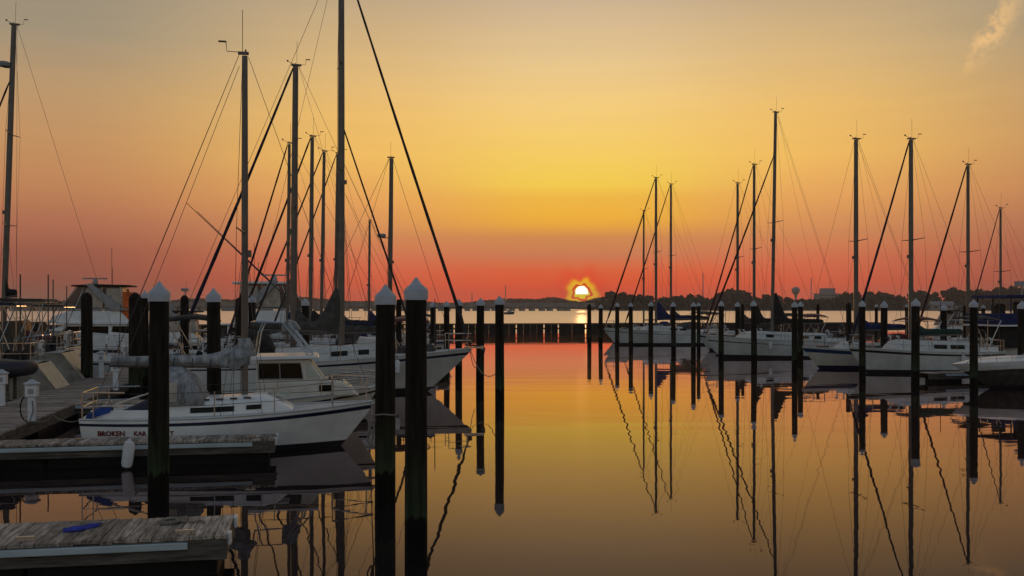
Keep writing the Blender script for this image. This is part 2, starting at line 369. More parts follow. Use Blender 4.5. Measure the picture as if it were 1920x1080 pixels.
# ------------------------------------------------------------------ far side: bridge, woods, buildings
br = thing('causeway_bridge', 'long low grey causeway bridge on the horizon left of the sun', 'bridge', (-330, 760, 0), R(3))
MB().prism([(-420, 4.0), (395, 3.2), (395, 5.2), (-420, 6.6)], -6, 6).build('deck', 'concrete', br)
MB().prism([(-420, 6.75), (395, 5.35), (395, 6.1), (-420, 7.7)], -6.3, -5.9).build('parapet', 'concrete', br)
pm = MB().box(0, 0, 1.6, 4.4, 9, 4.8).mesh('pier', 'concrete')
for k in range(110): part('pier', pm, br, (-410 + 7.2 * k + random.uniform(-1.5, 1.5), 0, 0))

def crown_mesh(seed, hh, ww):
    rnd = random.Random(seed); m = MB(); lobes = []
    for k in range(9):
        t = rnd.uniform(0, 6.28); r = rnd.uniform(0, .62) * ww; zz = rnd.uniform(.32, .85) * hh
        lobes.append((r * math.cos(t), r * math.sin(t), zz, rnd.uniform(.16, .34) * ww + .06 * hh))
    for (lx, ly, lz, lr) in lobes:
        for k in range(90):
            z = rnd.uniform(-1, 1); t = rnd.uniform(0, 6.28); q = math.sqrt(1 - z * z); rr = lr * rnd.uniform(.55, 1.08)
            c = Vector((lx + q * math.cos(t) * rr, ly + q * math.sin(t) * rr, max(.6, lz + z * rr * .85)))
            a = Vector((rnd.gauss(0, 1), rnd.gauss(0, 1), rnd.gauss(0, 1))).normalized(); b = a.orthogonal().normalized(); e = a.cross(b); s_ = rnd.uniform(.5, 1.05)
            m.add([c + b * s_, c + e * s_ * .8, c - b * s_, c - e * s_ * .8], [(0, 1, 2, 3)])
    return m.mesh('crown', 'leaf')
crowns = [crown_mesh(k, 1 * h_, w_) for k, (h_, w_) in enumerate([(9, 5), (11, 5.5), (8, 6.5), (12, 5), (10, 7)])]
trunks = MB().tube([(0, 0, -.2), (.1, 0, 2.4), (0, .1, 5.5)], [.35, .28, .12], 6).mesh('trunk', 'bark')
def tree(px, d, sc, k, label):
    o = thing('tree', label, 'tree', (wx(px, d), d, .8), random.uniform(0, 6), 'trees along the far bank')
    o.scale = (sc * random.uniform(.9, 1.15), sc, sc)
    part('trunk', trunks, o); part('crown', crowns[k % 5], o)
MARKS = ((1090, 'setting sun'), (1492, 'water tower'), (1551, 'office block'), (1765, 'grey roofed shore house'))
ORD = ('first', 'second', 'third', 'fourth', 'fifth', 'sixth', 'seventh', 'eighth', 'ninth', 'tenth', 'eleventh')
def tree_label(px):
    mx_, nm = min(MARKS, key=lambda m_: abs(m_[0] - px)); lo, hi = min(px, mx_), max(px, mx_)
    n = sum(1 for (p, _) in tops if lo <= p <= hi and min(MARKS, key=lambda m_: abs(m_[0] - p))[1] == nm) - 1
    return '%s dark tree to the %s of the %s along the far bank' % (ORD[min(n, 10)], 'left' if px < mx_ else 'right', nm)
# photo tree tops along the right-hand bank (px, top y)
tops = [(1118, 563), (1131, 557), (1150, 546), (1163, 548), (1180, 553), (1200, 553), (1218, 555), (1240, 557), (1262, 556), (1278, 554), (1300, 552), (1318, 557), (1340, 556), (1348, 548), (1364, 543), (1380, 542), (1396, 546),
        (1416, 557), (1440, 553), (1462, 554), (1480, 557), (1500, 560), (1520, 561), (1545, 560), (1565, 557), (1584, 548), (1600, 547), (1625, 548), (1645, 547), (1662, 550), (1690, 554), (1722, 546), (1735, 546), (1752, 548), (1782, 543), (1790, 539), (1806, 544),
        (1830, 544), (1850, 545), (1868, 540), (1888, 537), (1900, 540), (1918, 548), (1940, 546)]
for i, (px, ty) in enumerate(tops):
    d = 815 + random.uniform(-4, 12) + (i % 3) * 6
    ht = wz(ty, d) - .8; k = random.randrange(5); base = [9, 11, 8, 12, 10][k] * .98
    tree(px, d, ht / base, k, tree_label(px))
# the undergrowth and farther wood that close the gaps
def wood(y0, dy, x0, x1, n, hfun, name, label, s0=.6, s1=1.6):
    rnd = random.Random(5); m = MB()
    for k in range(n):
        x = rnd.uniform(x0, x1); y = y0 + rnd.uniform(0, dy); z = hfun(x) * (1 - rnd.random() ** 1.5 * .98)
        a = Vector((rnd.gauss(0, 1), rnd.gauss(0, 1), rnd.gauss(0, 1))).normalized(); b = a.orthogonal().normalized(); e = a.cross(b); s_ = rnd.uniform(s0, s1)
        c = Vector((x, y, z + .8)); m.add([c + b * s_, c + e * s_ * .8, c - b * s_, c - e * s_ * .8], [(0, 1, 2, 3)])
    return tag(m.build(name, 'leaf'), label, 'woodland', kind='stuff')
def hr(x): return 7.2 + 1.6 * math.sin(x * .05) + 1.0 * math.sin(x * .13 + 1)
wood(806, 60, 64, 460, 15000, hr, 'bank_undergrowth', 'dark undergrowth between the trees of the right hand bank', .7, 1.7)
def hl_(x): return 11.5 + 3 * math.sin(x * .013) + 2 * math.sin(x * .04 + 2) + 4 * math.exp(-((x - 62) / 18) ** 2) - 5.5 * math.exp(-((x - 106) / 20) ** 2)
wood(1480, 90, -900, 200, 17000, hl_, 'distant_wood', 'hazy low wood on the far shore behind the bridge', 1.2, 3.2)
# building, water tower, radio masts, shed
bd = thing('office_block', 'stepped grey block rising over the far trees right of the water tower', 'building', (wx(1551, 1150), 1150, 1), R(4))
MB().box(0, 0, 8.5, 26, 16, 17).build('wall', 'facade', bd); MB().box(0, 0, 20.2, 14, 12, 6.4).build('upper_wall', 'facade', bd)
MB().box(0, 0, 17.2, 26.6, 16.6, .5).build('roof', 'roof_grey', bd)
MB().tube([(3, 0, 23), (3, 0, 32)], .25, 5).build('roof_mast', 'lamp_grey', bd)
wm = MB().box(0, 0, 0, 2.2, .3, 1.3).mesh('window', 'glass')
for f_ in range(5):
    for c_ in range(7): part('window', wm, bd, (-10.5 + 3.5 * c_, -8.05, 3 + 3 * f_))
wt = thing('water_tower', 'pale ball shaped water tower standing above the far trees', 'water tower', (wx(1492, 1100), 1100, 1))
MB().lathe([(.1, 15.5), (2.4, 16.2), (4, 18), (4.5, 20.2), (4, 22.2), (2.4, 23.7), (.1, 24.3)], 18).build('tank', 'facade', wt, True)
MB().lathe([(2.2, -1), (1.3, 2), (1.2, 13), (2.2, 16.4)], 12).build('stem', 'facade', wt, True)
for (px, ty, d, lab) in ((948, 534, 1450, 'thin lattice radio mast over the shore left of the sun'), (1521, 521, 1200, 'thin radio mast between the water tower and the office block'), (1318, 512, 1200, 'thin radio mast behind the trees right of the sun'),
                         (885, 548, 1450, 'shortest radio mast on the far shore left of the lattice mast')):
    o = thing('radio_mast', lab, 'mast', (wx(px, d), d, 0)); zt = wz(ty, d); m = MB()
    for (ox, oy) in ((-1, -1), (1, -1), (0, 1)): m.tube([(ox, oy, 0), (ox * .25, oy * .25, zt)], .22, 4)
    for k in range(10):
        z = zt * k / 10; q = 1 - .075 * k
        m.tube([(-q, -q, z), (q, -q, z + zt / 10)], .12, 3)
    m.build('lattice', 'lamp_grey', o)
sh = thing('shore_house', 'low grey roofed house on the far bank between piles at right', 'house', (wx(1765, 796), 796, .6), R(-6))
MB().box(0, 0, 2, 16, 7, 4).build('wall', 'facade', sh)
MB().prism([(-4.4, 4), (4.4, 4), (0, 7)], -9, 9).build('roof', 'roof_grey', sh).rotation_euler = (0, 0, R(90))
for k in range(3): part('window', wm, sh, (-5 + 5 * k, -3.55, 2.2))

# ------------------------------------------------------------------ docks
def frame_of(px, d): return Vector((wx(px, d), d, 0))
PW, DZ = .145, .50
plank_f1 = [MB().box(0, 0, 0, .136, 1.24, .04).mesh('plank', 'plank')]
plank_f2 = [MB().box(0, 0, 0, .136, .92, .04).mesh('plank', 'plank')]
def finger(label, tip, length, width, pmesh, rail=True, floats=True):
    """tip = front right corner; local x runs back from the tip towards the main dock (negative)"""
    o = thing('finger_dock', label, 'dock', tuple(tip), TH, 'finger docks')
    n = int(length / PW)
    for k in range(n):
        part('plank', pmesh, o, (-(k + .5) * PW, width / 2 + random.uniform(-.012, .012), DZ - .02 + random.uniform(-.006, .004)), (random.uniform(-.008, .008), random.uniform(-.02, .02), random.uniform(-.006, .006)))
    for y in (.04, width - .04): MB().box(-length / 2, y, DZ - .165, length, .07, .24).build('side_beam', 'beam', o)
    MB().box(-.04, width / 2, DZ - .16, .07, width - .16, .23).build('end_beam', 'beam', o)
    if rail:
        for y in (-.022, width + .022): MB().box(-length / 2 - .2, y, DZ - .10, length - .5, .045, .085).build('rub_rail', 'rail_grey', o, bevel=.012)
    for k in range(int(length / 2.2)):
        MB().box(-1.2 - 2.2 * k, width / 2, .04, 2.16, width - .2, .5).build('float', 'float_black', o, bevel=.04)
    for q in (.12, .88): MB().box(.02, width * q, DZ - .06, .05, .16, .16).build('corner_bumper', 'fender_white', o, bevel=.02)
    for xx in (-.5, -2.3):
        cl = MB().box(0, 0, .05, .22, .035, .03); cl.box(-.05, 0, .018, .03, .03, .036); cl.box(.05, 0, .018, .03, .03, .036)
        cl.build('cleat', 'steel', o).location = (xx, .12, DZ)
    return o
t1 = frame_of(425, 12.05); finger('nearest weathered finger dock at the bottom left corner with a blue cloth on it', t1, 7.2, 1.25, plank_f1[0])
t2 = frame_of(515, 20.85); finger('finger dock of grey planks running just in front of the white sailboat', t2, 7.0, .92, plank_f2[0])
t3 = frame_of(690, 30.0); finger('finger dock hidden behind the pilothouse motorboat', t3, 8.6, .92, plank_f2[0])
t4 = frame_of(840, 45.5); finger('farthest finger dock on the left behind the tall masted sailboat', t4, 12.0, .92, plank_f2[0])
tr_ = frame_of(1742, 42.7)
o = thing('finger_dock', 'low floating finger dock beside the white runabout at right', 'dock', tuple(tr_), TH, 'finger docks')
for k in range(60): part('plank', plank_f2[0], o, ((k + .5) * PW, .46, .40 + random.uniform(-.005, .004)), (0, random.uniform(-.02, .02), 0))
for y in (.03, .89): MB().box(4.3, y, .26, 8.6, .06, .22).build('side_beam', 'beam', o)
MB().box(4.6, -.03, .33, 7.6, .05, .09).build('rub_rail', 'rail_grey', o)
for k in range(4): MB().box(1 + 2.2 * k, .46, .03, 1.3, .7, .4).build('float', 'float_black', o)
# main walkway; local y runs away along the basin
MD0 = Vector((wx(120, 27.2), 27.2, 0))
md = thing('main_dock', 'grey plank walkway with white power pedestals along the left side', 'dock', tuple(MD0), TH)
pl = MB().box(0, 0, 0, 2.05, .137, .04).mesh('plank', 'plank_long')
for k in range(160):
    part('plank', pl, md, (-1.02 + random.uniform(-.015, .015), -9 + PW * k, DZ - .02 + random.uniform(-.008, .004)), (random.uniform(-.02, .02), random.uniform(-.005, .005), random.uniform(-.004, .004)))
m = MB(); 
for k in range(240): m.box(-1.02, -9 + PW * (160 + k), DZ - .02, 2.05, .137, .04)
tag(m.build('far_planks', 'plank_long', md), kind='stuff')
for x in (-.03, -2.02): MB().box(x, 20, DZ - .18, .08, 62, .26).build('side_beam', 'beam', md)
for k in range(14): MB().box(-1.02, -9 + 4.2 * k, .03, 1.7, 2.6, .5).build('float', 'float_black', md)
# blue cloth left on the nearest dock
m = MB(); rows = []
for i in range(9):
    t = i / 8; row = []
    for j in range(6):
        s_ = j / 5; row.append((t * .50 + s_ * .06, (s_ - .5) * (.10 + .24 * math.sin(math.pi * min(1, t * .85 + .12))) + .10 * t, .012 + .05 * abs(math.sin(t * 7 + s_ * 5)) * math.sin(math.pi * s_)))
    rows.append(row)
m.loft(rows, closed=False, caps=False)
bc = m.build('cloth', 'blue_cloth', smooth=True); bc.location = (wx(112, 12.2), 12.25, DZ + .004); bc.rotation_euler = (0, 0, R(34)); bc.scale = (.9, .72, .8)
sol = bc.modifiers.new('thickness', 'SOLIDIFY'); sol.thickness = .006
tag(bc, 'crumpled bright blue cloth lying on the nearest dock', 'cloth')
# fender hanging off the second dock
fd = thing('fender', 'white cylindrical fender hanging from the finger dock by the sailboat', 'fender', (wx(237, 20.0), 20.0, .02), 0)
MB().lathe([(.03, 0), (.085, .03), (.11, .09), (.11, .46), (.085, .53), (.03, .56), (.03, .60)], 16).build('body', 'fender_white', fd, True)
MB().tube([(0, 0, .58), (.02, .1, .54), (.03, .4, .53)], .012, 5).build('lanyard', 'rope', fd)
fd.rotation_euler = (R(-3), R(6), 0)

def pedestal(px, py, d, hh, label):
    o = thing('power_pedestal', label, 'power pedestal', (wx(px, d), d, DZ), TH, 'white power pedestals on the walkway')
    MB().box(0, 0, hh * .32, .16, .16, hh * .64).build('post', 'pedestal', o, bevel=.015)
    MB().box(0, 0, hh * .75, .27, .25, hh * .30).build('head', 'pedestal', o, bevel=.02)
    MB().lathe([(.20, hh * .90), (.20, hh * .93), (.10, hh * .965), (.07, hh * 1.0), (.01, hh * 1.02)], 8).build('cap', 'cap_white', o)
    MB().box(0, -.131, hh * .74, .12, .012, hh * .12).build('socket_cover', 'lamp_grey', o)
pedestal(60, 790, 24.0, 1.0, 'white power pedestal nearest the sailboat stern, capped and standing clear')
pedestal(3, 760, 27.8, 1.0, 'white power pedestal cut by the left edge of the picture')
pedestal(190, 708, 38.6, 1.06, 'white power pedestal beside the black pile, the farther of the two close together')
pedestal(217, 733, 33.0, 1.04, 'white power pedestal between the black pile and the navy canvas bundle')

# ------------------------------------------------------------------ piles
def pile(px, ytop, Dp, wpx, label, cap='white', lean=0):
    d = dep(Dp); r = wpx / 2 / F * d; zt = wz(ytop, d)
    o = thing('mooring_pile', label, 'pile', (wx(px, d), d, 0), random.uniform(0, 6), 'timber mooring piles')
    ch = r * 1.35
    zz = zt - ch if cap == 'white' else zt - r * .9
    rr = random.uniform(.94, 1.0)
    pr = [(r * 1.03, -1.6), (r * 1.02, .6), (r, 1.5), (r * .98 * rr, zz - .05), (r * .95 * rr, zz)]
    if cap != 'white': pr += [(r * .7, zz + r * .5), (r * .2, zz + r * .88)]
    MB().lathe(pr, 14 if wpx < 20 else 22).build('shaft', 'pile', o, True)
    if cap == 'white':
        MB().lathe([(r * 1.02, zz - .10 * (r / .15)), (r * 1.08, zz - .10 * (r / .15)), (r * 1.09, zz + .02), (r * .98, zz + .05), (r * .5, zz + ch * .56), (r * .1, zz + ch * .97), (.002, zz + ch)], 22).build('cap', 'cap_white', o, True)
    o.rotation_euler = (R(random.uniform(-.45, .45)), R(lean + random.uniform(-.32, .32)), o.rotation_euler.z)
    return o
pile(297, 527, 378, 38, 'capped pile with a green weed line standing in front of the white sailboat')
pile(722, 533, 372, 38, 'capped pile with a rope tied round it at the bow of the white sailboat')
pile(780, 520, 478, 42, 'tallest and nearest capped pile left of the open channel')
pile(937, 554, 185, 17, 'capped pile farthest out in the channel, right one of the pair in open water')
pile(900, 558, 152, 15, 'capped pile in open water, left one of the pair by the channel')
pile(860, 560, 134, 13, 'capped pile under the bow of the tall masted sailboat')
pile(838, 564, 112, 11, 'thin capped pile just left of the pile under the sailboat bow')
pile(812, 565, 104, 11, 'thin capped pile just right of the tallest pile')
pile(163, 548, 157, 21, 'black round topped pile on the walkway between the white boats', 'dark')
pile(254, 548, 181, 24, 'black round topped pile next to the weedy capped pile', 'dark')
pile(272, 545, 160, 14, 'capped pile half hidden behind the weedy capped pile')
pile(346, 553, 158, 16, 'black uncapped pile carrying a small grey lamp on top', 'dark')
pile(402, 540, 248, 26, 'capped pile behind the mast and dodger of the white sailboat')
pile(447, 558, 122, 13, 'dark uncapped pile just left of the white sailboat mast', 'dark')
pile(473, 553, 139, 14, 'capped pile just right of the white sailboat mast')
pile(573, 559, 132, 14, 'capped pile behind the pilothouse between two masts')
pile(748, 561, 124, 11, 'thin dark pile seen between the two big capped piles', 'dark')
for (px, yt, Dp, wp, cp, lab) in [
    (1105, 570, 68.5, 8, 'dark', 'thin uncapped pile right below the sun'), (1126, 570, 70, 8, 'white', 'thin capped pile next right of the one below the sun'),
    (1157, 567, 74, 8, 'white', 'capped pile at the bow of the farthest white sailboat on the right'), (1183, 567, 78, 8, 'white', 'capped pile second from the left along the farthest sailboat hull'),
    (1220, 565, 81, 9, 'white', 'capped pile in front of the farthest sailboat cabin'), (1263, 566, 88, 9, 'white', 'capped pile by the blue boom cover of the farthest sailboat'),
    (1300, 566, 92, 9, 'white', 'capped pile at the gap between the two middle hulls on the right'), (1310, 567, 84, 7, 'white', 'thinner capped pile touching the pile at the gap between hulls'),
    (1352, 564, 101, 10, 'white', 'capped pile in front of the bow of the grey topped sloop'), (1383, 566, 85, 9, 'white', 'capped pile behind the grey topped sloop, left of its cabin'), (1393, 570, 83, 6, 'dark', 'thin black pile beside the capped pile behind the sloop'),
    (1414, 563, 108, 11, 'white', 'capped pile in front of the cabin of the sloop with the black sail cover'), (1490, 565, 121, 11, 'white', 'capped pile at the stern of the sloop with the black sail cover'),
    (1501, 565, 100, 10, 'white', 'capped pile touching the one at the stern of the black covered sloop'), (1533, 570, 84, 6, 'dark', 'thin uncapped pile behind the end of the black boom cover'),
    (1592, 567, 96, 10, 'dark', 'round topped black pile left of the blue furled stay'), (1617, 563, 134, 12, 'white', 'capped pile in front of the bow of the nearest white sloop on the right'),
    (1643, 570, 82, 6, 'white', 'thinnest capped pile behind the blue sail cover'), (1657, 564, 119, 13, 'white', 'capped pile rising behind the blue sail cover'),
    (1700, 570, 84, 6, 'white', 'thin capped pile just left of the thick one at the right hand cabin'), (1716, 559, 144, 15, 'white', 'thick capped pile in front of the nearest white sloop cabin'),
    (1769, 570, 92, 12, 'white', 'capped pile behind the green sail cover'), (1826, 561, 160, 15, 'white', 'capped pile standing before the bow of the white runabout'),
    (1809, 572, 98, 9, 'dark', 'black uncapped pile touching the pile before the runabout'), (1844, 571, 88, 7, 'white', 'thin capped pile under the blue bimini'), (1916, 564, 143, 15, 'white', 'capped pile cut by the right edge of the picture')]:
    pile(px, yt, Dp, wp, lab, cp)
# lamp on the black pile
d = dep(158); lo = thing('pile_lamp', 'small grey lamp on a stem on top of the black pile', 'lamp', (wx(347, d), d, wz(553, d) - .02))
MB().tube([(0, 0, 0), (0, 0, .16)], .02, 6).build('stem', 'lamp_grey', lo); MB().box(0, 0, .22, .26, .2, .12).build('head', 'lamp_grey', lo, bevel=.02)

# ------------------------------------------------------------------ boats
class Hull:
    def __init__(s, bow, stern, B, fb, fs, rake=.9, trake=-.12, tw=.62, dip=.06, zb=-.4, wl=.9, fine=2.0):
        s.bow, s.stern, s.B, s.fb, s.fs, s.rake, s.trake, s.tw, s.dip, s.zb, s.wl, s.fine = bow, stern, B, fb, fs, rake, trake, tw, dip, zb, wl, fine
    def sheer(s, t): return s.fs + (s.fb - s.fs) * t ** 1.5 - s.dip * math.sin(math.pi * t)
    def fd(s, t):
        if t > .42: return s.B / 2 * max(0, 1 - ((t - .42) / .58) ** (s.fine + .35))
        return s.B / 2 * (s.tw + (1 - s.tw) * (1 - ((.42 - t) / .42) ** 2))
    def fw(s, t):
        if t > .40: return s.B / 2 * s.wl * max(0, 1 - ((t - .40) / .60) ** (s.fine * .72))
        return s.B / 2 * s.wl * (s.tw * .8 + (1 - s.tw * .8) * (1 - ((.40 - t) / .40) ** 2))
    def half(s, t, z):
        sh = s.sheer(t); v = min(1, max(0, (z - 0) / sh)); k = v ** .75
        h = s.fw(t) * (1 - k) + s.fd(t) * k
        if z < 0: h *= max(0.05, 1 - (z / s.zb) ** 2 * .75)
        return h
    def x(s, t, z):
        q = max(0, 1 - z / s.fb); xs = s.bow - s.rake * q ** 1.08
        x0 = -s.stern - s.trake * (s.fs - z) 
        return x0 + (xs - x0) * t
    def pt(s, t, z, side, off=0): return (s.x(t, z), side * (s.half(t, z) + off), z)
    def t_at(s, x): return (x + s.stern) / (s.bow + s.stern)
    def band(s, zlo, zhi, rows=5, cols=26, off=0, t0=0, t1=1, transom=True):
        m = MB(); ts = [t0 + (t1 - t0) * (1 - (1 - i / cols) ** 1.25) for i in range(cols + 1)]
        for side in (-1, 1):
            m.loft([[s.pt(t, zlo(t) + (zhi(t) - zlo(t)) * j / rows, side, off) for j in range(rows + 1)] for t in ts], closed=False, caps=False)
        if transom:
            rr = []
            for j in range(rows + 1):
                z = zlo(0) + (zhi(0) - zlo(0)) * j / rows; p = s.pt(0, z, -1, off); q = s.pt(0, z, 1, off); rr.append([p, q])
            m.loft(rr, closed=False, caps=False)
        return m
    def deck(s, inset=.0, dz=0, camber=.05, cols=26):
        m = MB(); rings = []
        for i in range(cols + 1):
            t = i / cols; z = s.sheer(t) + dz; h = max(0, s.fd(t) - inset)
            rings.append([(s.x(t, s.sheer(t)), y * h, z + camber * (1 - y * y) * h) for y in (-1, -.6, -.2, .2, .6, 1)])
        return m.loft(rings, closed=False, caps=False)
def hull_parts(o, h, top='gelcoat', bottom='antifouling', stripe='navy', st=(.05, .17), boot=.17, deckm='deck_white', rail=True, railm=None):
    h.band(lambda t: h.zb, lambda t: boot, 4).build('bottom', bottom, o, True)
    h.band(lambda t: boot, lambda t: h.sheer(t), 7).build('hull', top, o, True)
    if stripe: h.band(lambda t: h.sheer(t) - st[1] * (.75 + .25 * t), lambda t: h.sheer(t) - st[0], 1, off=.006).build('sheer_stripe', stripe, o, True)
    h.deck(dz=.004).build('deck', deckm, o, True)
    if rail:
        m = MB()
        for side in (-1, 1): m.tube([h.pt(i / 24 * .992, h.sheer(i / 24 * .992), side, -.02)[:2] + (h.sheer(i / 24 * .992) + .025,) for i in range(25)], .022, 4)
        m.build('toe_rail', railm or 'deck_white', o)
def cabin_loft(h, xa, xb, ht, wfrac=.62, slope=.5, wmax=None):
    """coach roof from xa (aft) to xb (fore) sitting on the deck; returns mesh and a function for points on its side"""
    n = 14; rings = []
    def prof(x):
        t = max(0, min(1, h.t_at(x))); base = h.sheer(t); hw = h.fd(t) * wfrac
        if wmax: hw = min(hw, wmax)
        k = min(1, max(0, (xb - x) / slope)); k = k ** .8
        ka = min(1, max(.0, (x - xa) / .04)) if x > xa else 1
        return base, hw, ht * k
    for i in range(n + 1):
        q = i / n; x = xa + (xb - xa) * (q if q < .5 else 1 - (1 - q) ** 1.35 * (.5 / .5 ** 1.35))
        b, hw, k = prof(x)
        rings.append([(x, y * hw * f_, b - .02 + zf * (k + .02) + zc) for (y, f_, zf, zc) in ((-1, 1, 0, 0), (-1, .93, .85, 0), (-1, .84, 1, 0), (-.4, 1, 1, .05 * min(1, k * 4)), (.4, 1, 1, .05 * min(1, k * 4)), (1, .84, 1, 0), (1, .93, .85, 0), (1, 1, 0, 0))])
    def side(x, v, s_, off=.0):
        b, hw, k = prof(x); return (x, s_ * (hw * (1 - .07 * v / .85) + off), b + v * k)
    return MB().loft(rings, closed=False, caps=True), side
def side_window(side, x0, x1, v0, v1, o, m='glass', name='window', lean=0):
    for s_ in (-1, 1):
        mb = MB(); n = 4
        ring = []
        for i in range(n + 1):
            x = x0 + (x1 - x0) * i / n
            ring.append([side(x, v0, s_, -.01), side(x + lean, v1, s_, -.01), side(x + lean, v1, s_, .012), side(x, v0, s_, .012)])
        mb.loft(ring); mb.build(name, m, o)
def ellipse(c, ry, rz, x, n=10, sag=0):
    return [(x, c[0] + ry * math.cos(2 * math.pi * j / n), c[1] + rz * math.sin(2 * math.pi * j / n)) for j in range(n)]
def rig(o, h, mh, r, boom=None, cover=None, furl=None, furl_r=.055, furl_top=None, spread=(.5,), sheer0=1.0, wr=.007, vane=True, antenna=True, vs=1, vane2=True, radar=None, boomz=None, cover_h=.62, cover_min=.13, base=0.0, baby=None, backstay=True, second_backstay=False, forestay=True):
    zb = base
    MB().tube([(0, 0, zb), (0, 0, zb + (mh - zb) * .6), (0, 0, mh - .06)], [r, r, r * .86], 10, .72).build('mast', 'mast', o, True)
    m = MB().box(-.03, 0, mh, r * 3.2, r * 1.4, .055); m.box(.02, 0, mh + .05, .04, .04, .07)
    m.build('masthead', 'mast', o)
    if vane:
        m = MB().tube([(0, 0, mh + .02), (vs * .40, 0, mh + .03), (vs * .42, 0, mh + .26)], .009, 4); m.box(vs * .50, 0, mh + .25, .18, .015, .04)
        if vane2: m.tube([(-vs * .05, 0, mh + .03), (-vs * .30, 0, mh + .13)], .009, 4); m.box(-vs * .32, 0, mh + .16, .07, .06, .06)
        m.build('wind_vane', 'wire', o)
    if antenna: MB().tube([(-.05, 0, mh), (-.05, 0, mh + 1.0)], .007, 4).build('antenna', 'wire', o)
    bt = h.t_at(-.15); cw = h.fd(bt) * .95; ds = h.sheer(bt)
    tips = []
    for sp in spread:
        z = zb + (mh - zb) * sp; y = min(cw * .78, .85 + .02 * mh)
        for s_ in (-1, 1): MB().tube([(0, s_ * r * .5, z), (-.12, s_ * y, z + .06)], [.03, .018], 5).build('spreader', 'mast', o)
        tips.append((y, z + .06))
    MB().box(r + .03, 0, zb + (mh - zb) * .42, .10, .09, .16).build('deck_light', 'mast', o)
    m = MB()
    for s_ in (-1, 1):
        pts = [(-.05, 0, mh - .1)] + [(-.12, s_ * y, z) for (y, z) in reversed(tips)] + [(-.18, s_ * cw, ds)]
        m.tube(pts, wr, 4)
        m.tube([(0, 0, tips[0][1] - .15), (-.45, s_ * cw, h.sheer(h.t_at(-.45)))], wr, 4)
        m.tube([(0, 0, tips[0][1] - .15), (.45, s_ * cw * .95, h.sheer(h.t_at(.45)))], wr, 4)
    m.build('shroud', 'wire', o)
    if backstay:
        m = MB().tube([(-.12, 0, mh - .02), (-h.stern + .05, 0, h.fs + .02)], wr, 4)
        if second_backstay: m.tube([(-.12, 0, mh - .3), (-h.stern + .3, .3, h.fs + .02)], wr, 4)
        m.build('backstay', 'wire', o)
    ft = furl_top or mh - .08
    if furl:
        a = Vector((.08, 0, ft)); b = Vector((h.bow - .06, 0, h.fb + .06)); pts = []; rs = []
        for i in range(25):
            q = i / 24; p = a.lerp(b, q); p.z -= .10 * math.sin(math.pi * q)
            w_ = furl_r * (0.30 if q < .025 else (.55 + .55 * q if q < .93 else .5)); w_ *= 1 + .09 * math.sin(i * 2.1)
            pts.append(p); rs.append(w_)
        MB().tube(pts, rs, 7).build('furled_jib', furl, o, True)
        MB().lathe([(.03, -.10), (.09, -.09), (.09, -.02), (.03, -.01)], 10, (h.bow - .10, 0, h.fb + .28)).build('furling_drum', 'black', o)
    elif forestay: MB().tube([(.08, 0, ft), (h.bow - .06, 0, h.fb + .04)], wr, 4).build('forestay', 'wire', o)
    if baby: MB().tube([(.08, 0, baby[0]), (baby[1], 0, h.sheer(h.t_at(min(baby[1], h.bow - .1))) + .2)], [.03, .05], 6).build('inner_forestay', furl or 'wire', o, True)
    if boom:
        bz = boomz or ds + 1.05
        MB().tube([(-r, 0, bz), (-boom, 0, bz + .06)], .055, 8).build('boom', 'mast', o, True)
        if cover:
            rings = []; n = 16; rnd = random.Random(int(mh * 100))
            for i in range(n + 1):
                q = i / n; x = -.02 - q * (boom - .05); hh = cover_min + (cover_h - cover_min) * max(0, 1 - q * 3.4) ** 1.3 + .05 * (1 - q); wz_ = min(.15, cover_min * 1.6) - .06 * q
                if i in (0, n): hh *= .75; wz_ *= .5
                hh *= 1 + rnd.uniform(-.06, .06)
                rings.append(ellipse((0, bz + .05 + hh * .8 + .06 * q), wz_, hh, x))
            MB().loft(rings).build('sail_cover', cover, o, True)
        MB().tube([(-boom + .05, 0, bz + .06), (-.13, 0, mh - .05)], wr * .8, 4).build('topping_lift', 'wire', o)
    if radar:
        MB().lathe([(.01, -.11), (.24, -.11), (.27, -.04), (.27, .06), (.2, .11), (.01, .12)], 14, (radar[0], 0, radar[1])).build('radar_dome', 'lamp_grey', o, True)
        MB().box(radar[0] / 2, 0, radar[1] - .14, abs(radar[0]), .1, .05).build('radar_bracket', 'mast', o)
